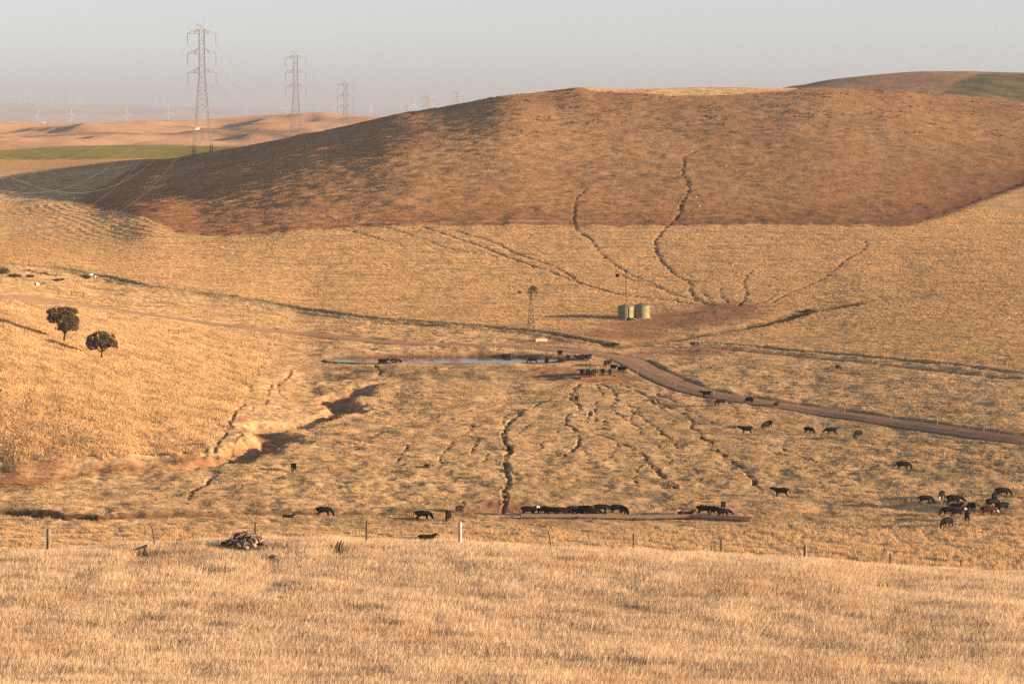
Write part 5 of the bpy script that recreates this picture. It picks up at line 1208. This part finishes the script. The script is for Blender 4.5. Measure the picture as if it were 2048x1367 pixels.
# ------------------------------------------------------------------ cattle
def cow_mesh(name, pose, hide, face=False):
    """one continuous skinned body; nose towards +X, hooves on z = 0"""
    lie = pose == 'lie'; dz = -.72 if lie else 0.0
    V, E, R = [], [], []
    def add(p, r, parent=None):
        V.append((p[0], p[1], p[2])); R.append(r if isinstance(r, tuple) else (r, r)); i = len(V) - 1
        if parent is not None: E.append((parent, i))
        return i
    B = lambda x, z: (x, 0, z + dz)
    mid = add(B(-.12, .98), (.36, .40)); hip = add(B(-.62, 1.02), (.33, .36), mid); rump = add(B(-.95, 1.08), (.24, .26), hip)
    chest = add(B(.42, .98), (.33, .40), mid); sh = add(B(.72, 1.06), (.23, .32), chest)
    if pose == 'graze': hd = [(.98, 0, .88), (1.18, 0, .58), (1.27, 0, .36), (1.34, 0, .12)]
    elif pose == 'grazeturn': hd = [(.95, .14, .88), (1.05, .36, .58), (1.08, .47, .36), (1.10, .58, .12)]
    elif pose == 'feed': hd = [(1.02, 0, .98), (1.28, 0, .80), (1.42, 0, .64), (1.56, 0, .44)]
    elif pose == 'turn': hd = [(.98, -.10, 1.22), (1.08, -.32, 1.34), (1.10, -.48, 1.26), (1.12, -.66, 1.12)]
    elif lie: hd = [(1.0, 0, .55), (1.16, 0, .72), (1.32, 0, .66), (1.52, 0, .54)]
    else: hd = [(1.0, 0, 1.20), (1.20, 0, 1.36), (1.38, 0, 1.28), (1.58, 0, 1.12)]
    nk = add(hd[0], (.17, .24), sh); pl = add(hd[1], (.14, .15), nk); br = add(hd[2], (.12, .14), pl); mz = add(hd[3], (.085, .095), br)
    d = Vector(hd[3]) - Vector(hd[1]); sdv = Vector((-d.y, d.x, 0)).normalized() if abs(d.x) + abs(d.y) > .05 else Vector((0, 1, 0))
    for s in (-1, 1):
        e0 = add(Vector(hd[1]) + sdv * s * .13 + Vector((-.02, 0, .05)), .045, pl); add(Vector(hd[1]) + sdv * s * .30 + Vector((-.05, 0, .03)), (.025, .06), e0)
    for s in (-1, 1):
        if lie:
            a = add((.55, s * .26, .22), .12, chest); b = add((.78, s * .30, .10), .075, a); add((.50, s * .33, .06), .06, b)
            a = add((-.52, s * .32, .26), .17, hip); b = add((-.20, s * .42, .12), .09, a); add((-.55, s * .46, .06), .06, b)
            continue
        fx = .05 * s; hx = -.08 * s
        a = add((.50 + fx * .4, s * .20, .74), .15, chest); b = add((.52 + fx, s * .20, .40), .078, a); c = add((.52 + fx * 1.6, s * .20, .12), .055, b); add((.55 + fx * 1.8, s * .20, .03), .066, c)
        a = add((-.66, s * .22, .78), .19, hip); st = add((-.60 + hx * .4, s * .23, .58), .12, a); b = add((-.83 + hx, s * .21, .40), .075, st); c = add((-.79 + hx * 1.4, s * .21, .12), .055, b); add((-.75 + hx * 1.4, s * .21, .03), .066, c)
    t1 = add((-1.12, .02, 1.16 + dz), .05, rump); t2 = add((-1.19, .03, .80 + dz), .03, t1); add((-1.18, .02, max(.46 + dz, .06)), .05, t2)
    me = bpy.data.meshes.new(name); me.from_pydata(V, E, []); o = bpy.data.objects.new(name, me); COL.objects.link(o)
    sk = o.modifiers.new("skin", 'SKIN'); sk.use_smooth_shade = True
    for i, sv in enumerate(me.skin_vertices[0].data): sv.radius = R[i]; sv.use_root = (i == 0)
    ss = o.modifiers.new("sub", 'SUBSURF'); ss.levels = 1; ss.render_levels = 1
    dg = bpy.context.evaluated_depsgraph_get(); out = bpy.data.meshes.new_from_object(o.evaluated_get(dg)); bpy.data.objects.remove(o); out.name = name
    out.materials.clear(); out.materials.append(hide); out.materials.append(M_WHITEHAIR)
    # a straighter back line and a slight belly
    for v in out.vertices:
        if -.9 < v.co.x < .7 and v.co.z > 1.25 + dz: v.co.z = 1.25 + dz + (v.co.z - 1.25 - dz) * .6
    zm = min(v.co.z for v in out.vertices)
    for v in out.vertices: v.co.z -= zm
    if face:
        p1_, p2_ = Vector(hd[1]), Vector(hd[3]); ax_ = (p2_ - p1_).normalized(); L = (p2_ - p1_).length
        for p in out.polygons:
            q = p.center - p1_; t = q.dot(ax_)
            if -.02 < t < L + .2 and (q - ax_ * t).length < .24 and q.length < .8: p.material_index = 1
    return out
_cows = {}
def cow(px, py, head, pose, hide, label, face=False, s=1.0, dmin=300, group="cattle in the valley", sink=0.0):
    k = (pose, hide.name, face)
    if k not in _cows: _cows[k] = cow_mesh("cow", pose, hide, face)
    g = spotxyz(px, py, dmin)
    o = link("cow", _cows[k]); o.location = (g[0], g[1], g[2] - .03 - sink); o.rotation_euler = (0, 0, math.radians(head)); s = s * .86 * random.uniform(.96, 1.05); o.scale = (s, s, s)
    tag(o, label, "cow", group); return o
K, N_, Rd = M_BLACK, M_BROWNBLACK, M_REDBROWN
RG = "herd at the right edge"
for a in [
 (1807, 939, 2, 'graze', K, "lone black cow grazing on the slope above the right hand herd", False, 1.04),
 (1851, 1007, 5, 'graze', N_, "brownish cow grazing at the left end of the right hand herd", False, 1.0),
 (1883, 998, 245, 'graze', K, "black cow facing the camera, at the back left of the right hand herd", True, .98),
 (1908, 1009, 0, 'feed', N_, "dark cow with head stretched right above the tight knot of cattle", False, 1.08),
 (1912, 1014, 5, 'lie', Rd, "reddish animal resting in the middle of the tight knot of cattle", False, .9),
 (1897, 1031, 192, 'graze', K, "black cow grazing leftward at the left of the tight knot", False, 1.05),
 (1914, 1032, 3, 'stand', N_, "dark cow with a white face turned right in the tight knot", True, .92),
 (1934, 1041, 80, 'stand', K, "black cow seen from behind just right of the white faced one", False, 1.0),
 (1894, 1054, 222, 'graze', K, "frontmost cow of the right hand herd, grazing below all the others", False, 1.02),
 (1943, 1021, 110, 'graze', K, "black cow standing apart in the shadowed hollow, seen from behind", False, .98),
 (1976, 1030, 5, 'feed', Rd, "red brown cow with a white face at the right of the herd", True, .98),
 (1985, 1014, 20, 'graze', K, "black cow behind the red brown white faced one", False, 1.0),
 (1989, 1003, 70, 'stand', K, "farther of two overlapping black cows behind the red brown one", False, .95),
 (2004, 1022, 205, 'graze', K, "black cow with some white on its head at the right end of the herd", True, 1.02),
 (2006, 993, 3, 'graze', N_, "dark brown cow grazing alone at the top right of the herd", False, 1.08),
]: cow(*a, group=RG)
for a in [
 (1562, 993, 176, 'stand', N_, "brown black cow standing alone facing left right of the feed trough", False, 1.05),
 (1413, 794, 178, 'stand', K, "black cow close under the roadside fence, leftmost of three there", False, .95), (1441, 810, 205, 'graze', K, "black cow grazing below the roadside fence, second of three", False, .95), (1499, 806, 130, 'graze', K, "black cow with its rump to us at the roadside fence, rightmost of three", False, .95),
 (1493, 867, 180, 'stand', K, "black cow facing left, leftmost of the row below the road", False, .98), (1531, 857, 235, 'graze', K, "front one of two touching black cows below the road", False, .95), (1539, 854, 285, 'stand', K, "rear one of two touching black cows below the road", False, .93),
 (1618, 867, 318, 'graze', K, "black cow grazing to the right, middle of the row below the road", False, .98), (1662, 869, 190, 'feed', K, "black cow facing left, second from right in the row below the road", False, 1.0), (1716, 875, 228, 'graze', K, "black cow grazing towards us, rightmost of the row below the road", False, 1.0),
]: cow(*a, group="cattle spread below the road")
for a in [
 (1153, 804, 268, 'stand', K, "black cow walking the cattle path straight below the rusty feeder", False, .92), (1018, 905, 92, 'graze', K, "black cow walking up the deepest cattle path, seen from behind", False, 1.0), (588, 942, 285, 'stand', K, "lone black cow on the paddock right of the gully", False, .95),
 (648, 1032, 0, 'graze', K, "black cow grazing on the creek bank, left of all trough cattle", False, 1.05), (577, 1035, 10, 'lie', K, "small dark animal lying low on the creek bank", False, .75), (846, 1040, 0, 'graze', K, "black cow grazing, farther of two left of the feed trough", False, 1.05),
 (896, 1040, 262, 'graze', N_, "brown black cow facing us, nearer of two left of the feed trough", False, 1.0), (853, 1079, 0, 'lie', N_, "brown cow lying down, half hidden by the crest of long grass", False, 1.02),
]: cow(*a, group="scattered single cattle")
TG = "cattle at the feed trough"
for a in [
 (1057, 1030, 2, 'stand', K, "black cow with a white mark on its raised head, first at the trough", True, 1.04), (1084, 1029, 182, 'graze', K, "black cow facing left, second at the trough from the left", False, 1.0), (1104, 1030, 150, 'graze', K, "black cow turned away, third at the trough from the left", False, .95),
 (1121, 1032, 0, 'feed', N_, "dark cow stretching right along the trough, fourth from the left", False, 1.0), (1147, 1029, 10, 'graze', K, "black cow at the left of the trough's crowded middle", False, .98), (1159, 1031, 170, 'graze', K, "small black animal low in the trough's crowded middle", False, .85),
 (1170, 1029, 160, 'feed', K, "black cow with the highest back in the trough's crowded middle", False, 1.08), (1184, 1032, 0, 'feed', N_, "brownish cow broadside in front of the trough's crowded middle", False, 1.0), (1203, 1026, 0, 'feed', K, "black cow broadside at the right of the trough's crowded middle", False, 1.08),
 (1235, 1026, 0, 'graze', K, "black cow with lowered head, left of the pair right of the crowd", False, 1.04), (1248, 1029, 300, 'graze', N_, "dark cow facing us, right of the pair right of the crowd", False, .92), (1371, 1031, 0, 'lie', Rd, "red brown animal lying alone behind the trough", False, 1.05),
 (1409, 1029, 0, 'graze', K, "black cow broadside, leftmost of four near the trough's right end", False, 1.05), (1431, 1029, 330, 'graze', N_, "dark brown cow second of four near the trough's right end", False, .95), (1447, 1033, 0, 'feed', N_, "dark cow with reddish muzzle, nearest of four at the trough's right end", False, .95), (1446, 1019, 262, 'stand', K, "black cow facing us, farthest of four at the trough's right end", False, .92),
]: cow(*a, group=TG)
DG = "cattle round the dam and rusty feeder"
for a in [
 (1014, 718, 180, 'graze', Rd, "reddish cow drinking at the dam's far bank, farthest left on land", False, 1.0), (1066, 726, 185, 'graze', N_, "brown black cow drinking at the dam's right end", False, .95), (1093, 728, 100, 'graze', K, "black cow on the dark bank at the dam's right corner", False, .95),
 (1120, 713, 285, 'stand', K, "black cow facing us above the dam, leftmost on the bank top", False, 1.0), (1136, 721, 265, 'stand', K, "black cow facing us, second on the bank above the dam", False, .92), (1160, 722, 200, 'stand', K, "left one of three bunched cows on the bank near the road", False, 1.0),
 (1169, 721, 0, 'stand', K, "middle one of three bunched cows on the bank near the road", False, 1.0), (1178, 721, 250, 'graze', N_, "right one of three bunched cows on the bank near the road", False, .95), (1211, 733, 260, 'stand', K, "left one of two black cows beside the roadside fence bend", False, .95), (1218, 731, 60, 'stand', K, "right one of two black cows beside the roadside fence bend", False, .95),
 (1239, 744, 250, 'stand', K, "left one of the pair standing right of the rusty feeder", False, .98), (1247, 745, 290, 'stand', K, "right one of the pair standing right of the rusty feeder", False, .98),
 (1164, 751, 275, 'stand', K, "leftmost cow lined up behind the rusty feeder", False, 1.0), (1176, 751, 260, 'feed', K, "second cow from left behind the rusty feeder", False, 1.0), (1187, 751, 250, 'feed', K, "third cow from left behind the rusty feeder", False, .98), (1206, 750, 280, 'feed', K, "fourth cow from left behind the rusty feeder", False, 1.0), (1220, 750, 265, 'feed', N_, "brownish fifth cow from left behind the rusty feeder", False, 1.0), (1227, 741, 300, 'stand', K, "black cow standing a little behind the feeder's right end", False, .95),
]: cow(*a, group=DG)
for px, lb in ((766, "left one of two black cows standing in the dam water"), (791, "right one of two black cows standing in the dam water")):
    kx, kz = ray(px, 722.5); D = (WATER_Z - H) / kz; o = cow(1000, 800, 0 if px < 780 else 8, 'stand' if px < 780 else 'feed', K, lb, group="cattle in the dam"); o.location = (kx * D, D, max(WATER_Z - .62, gz(kx * D, D)))
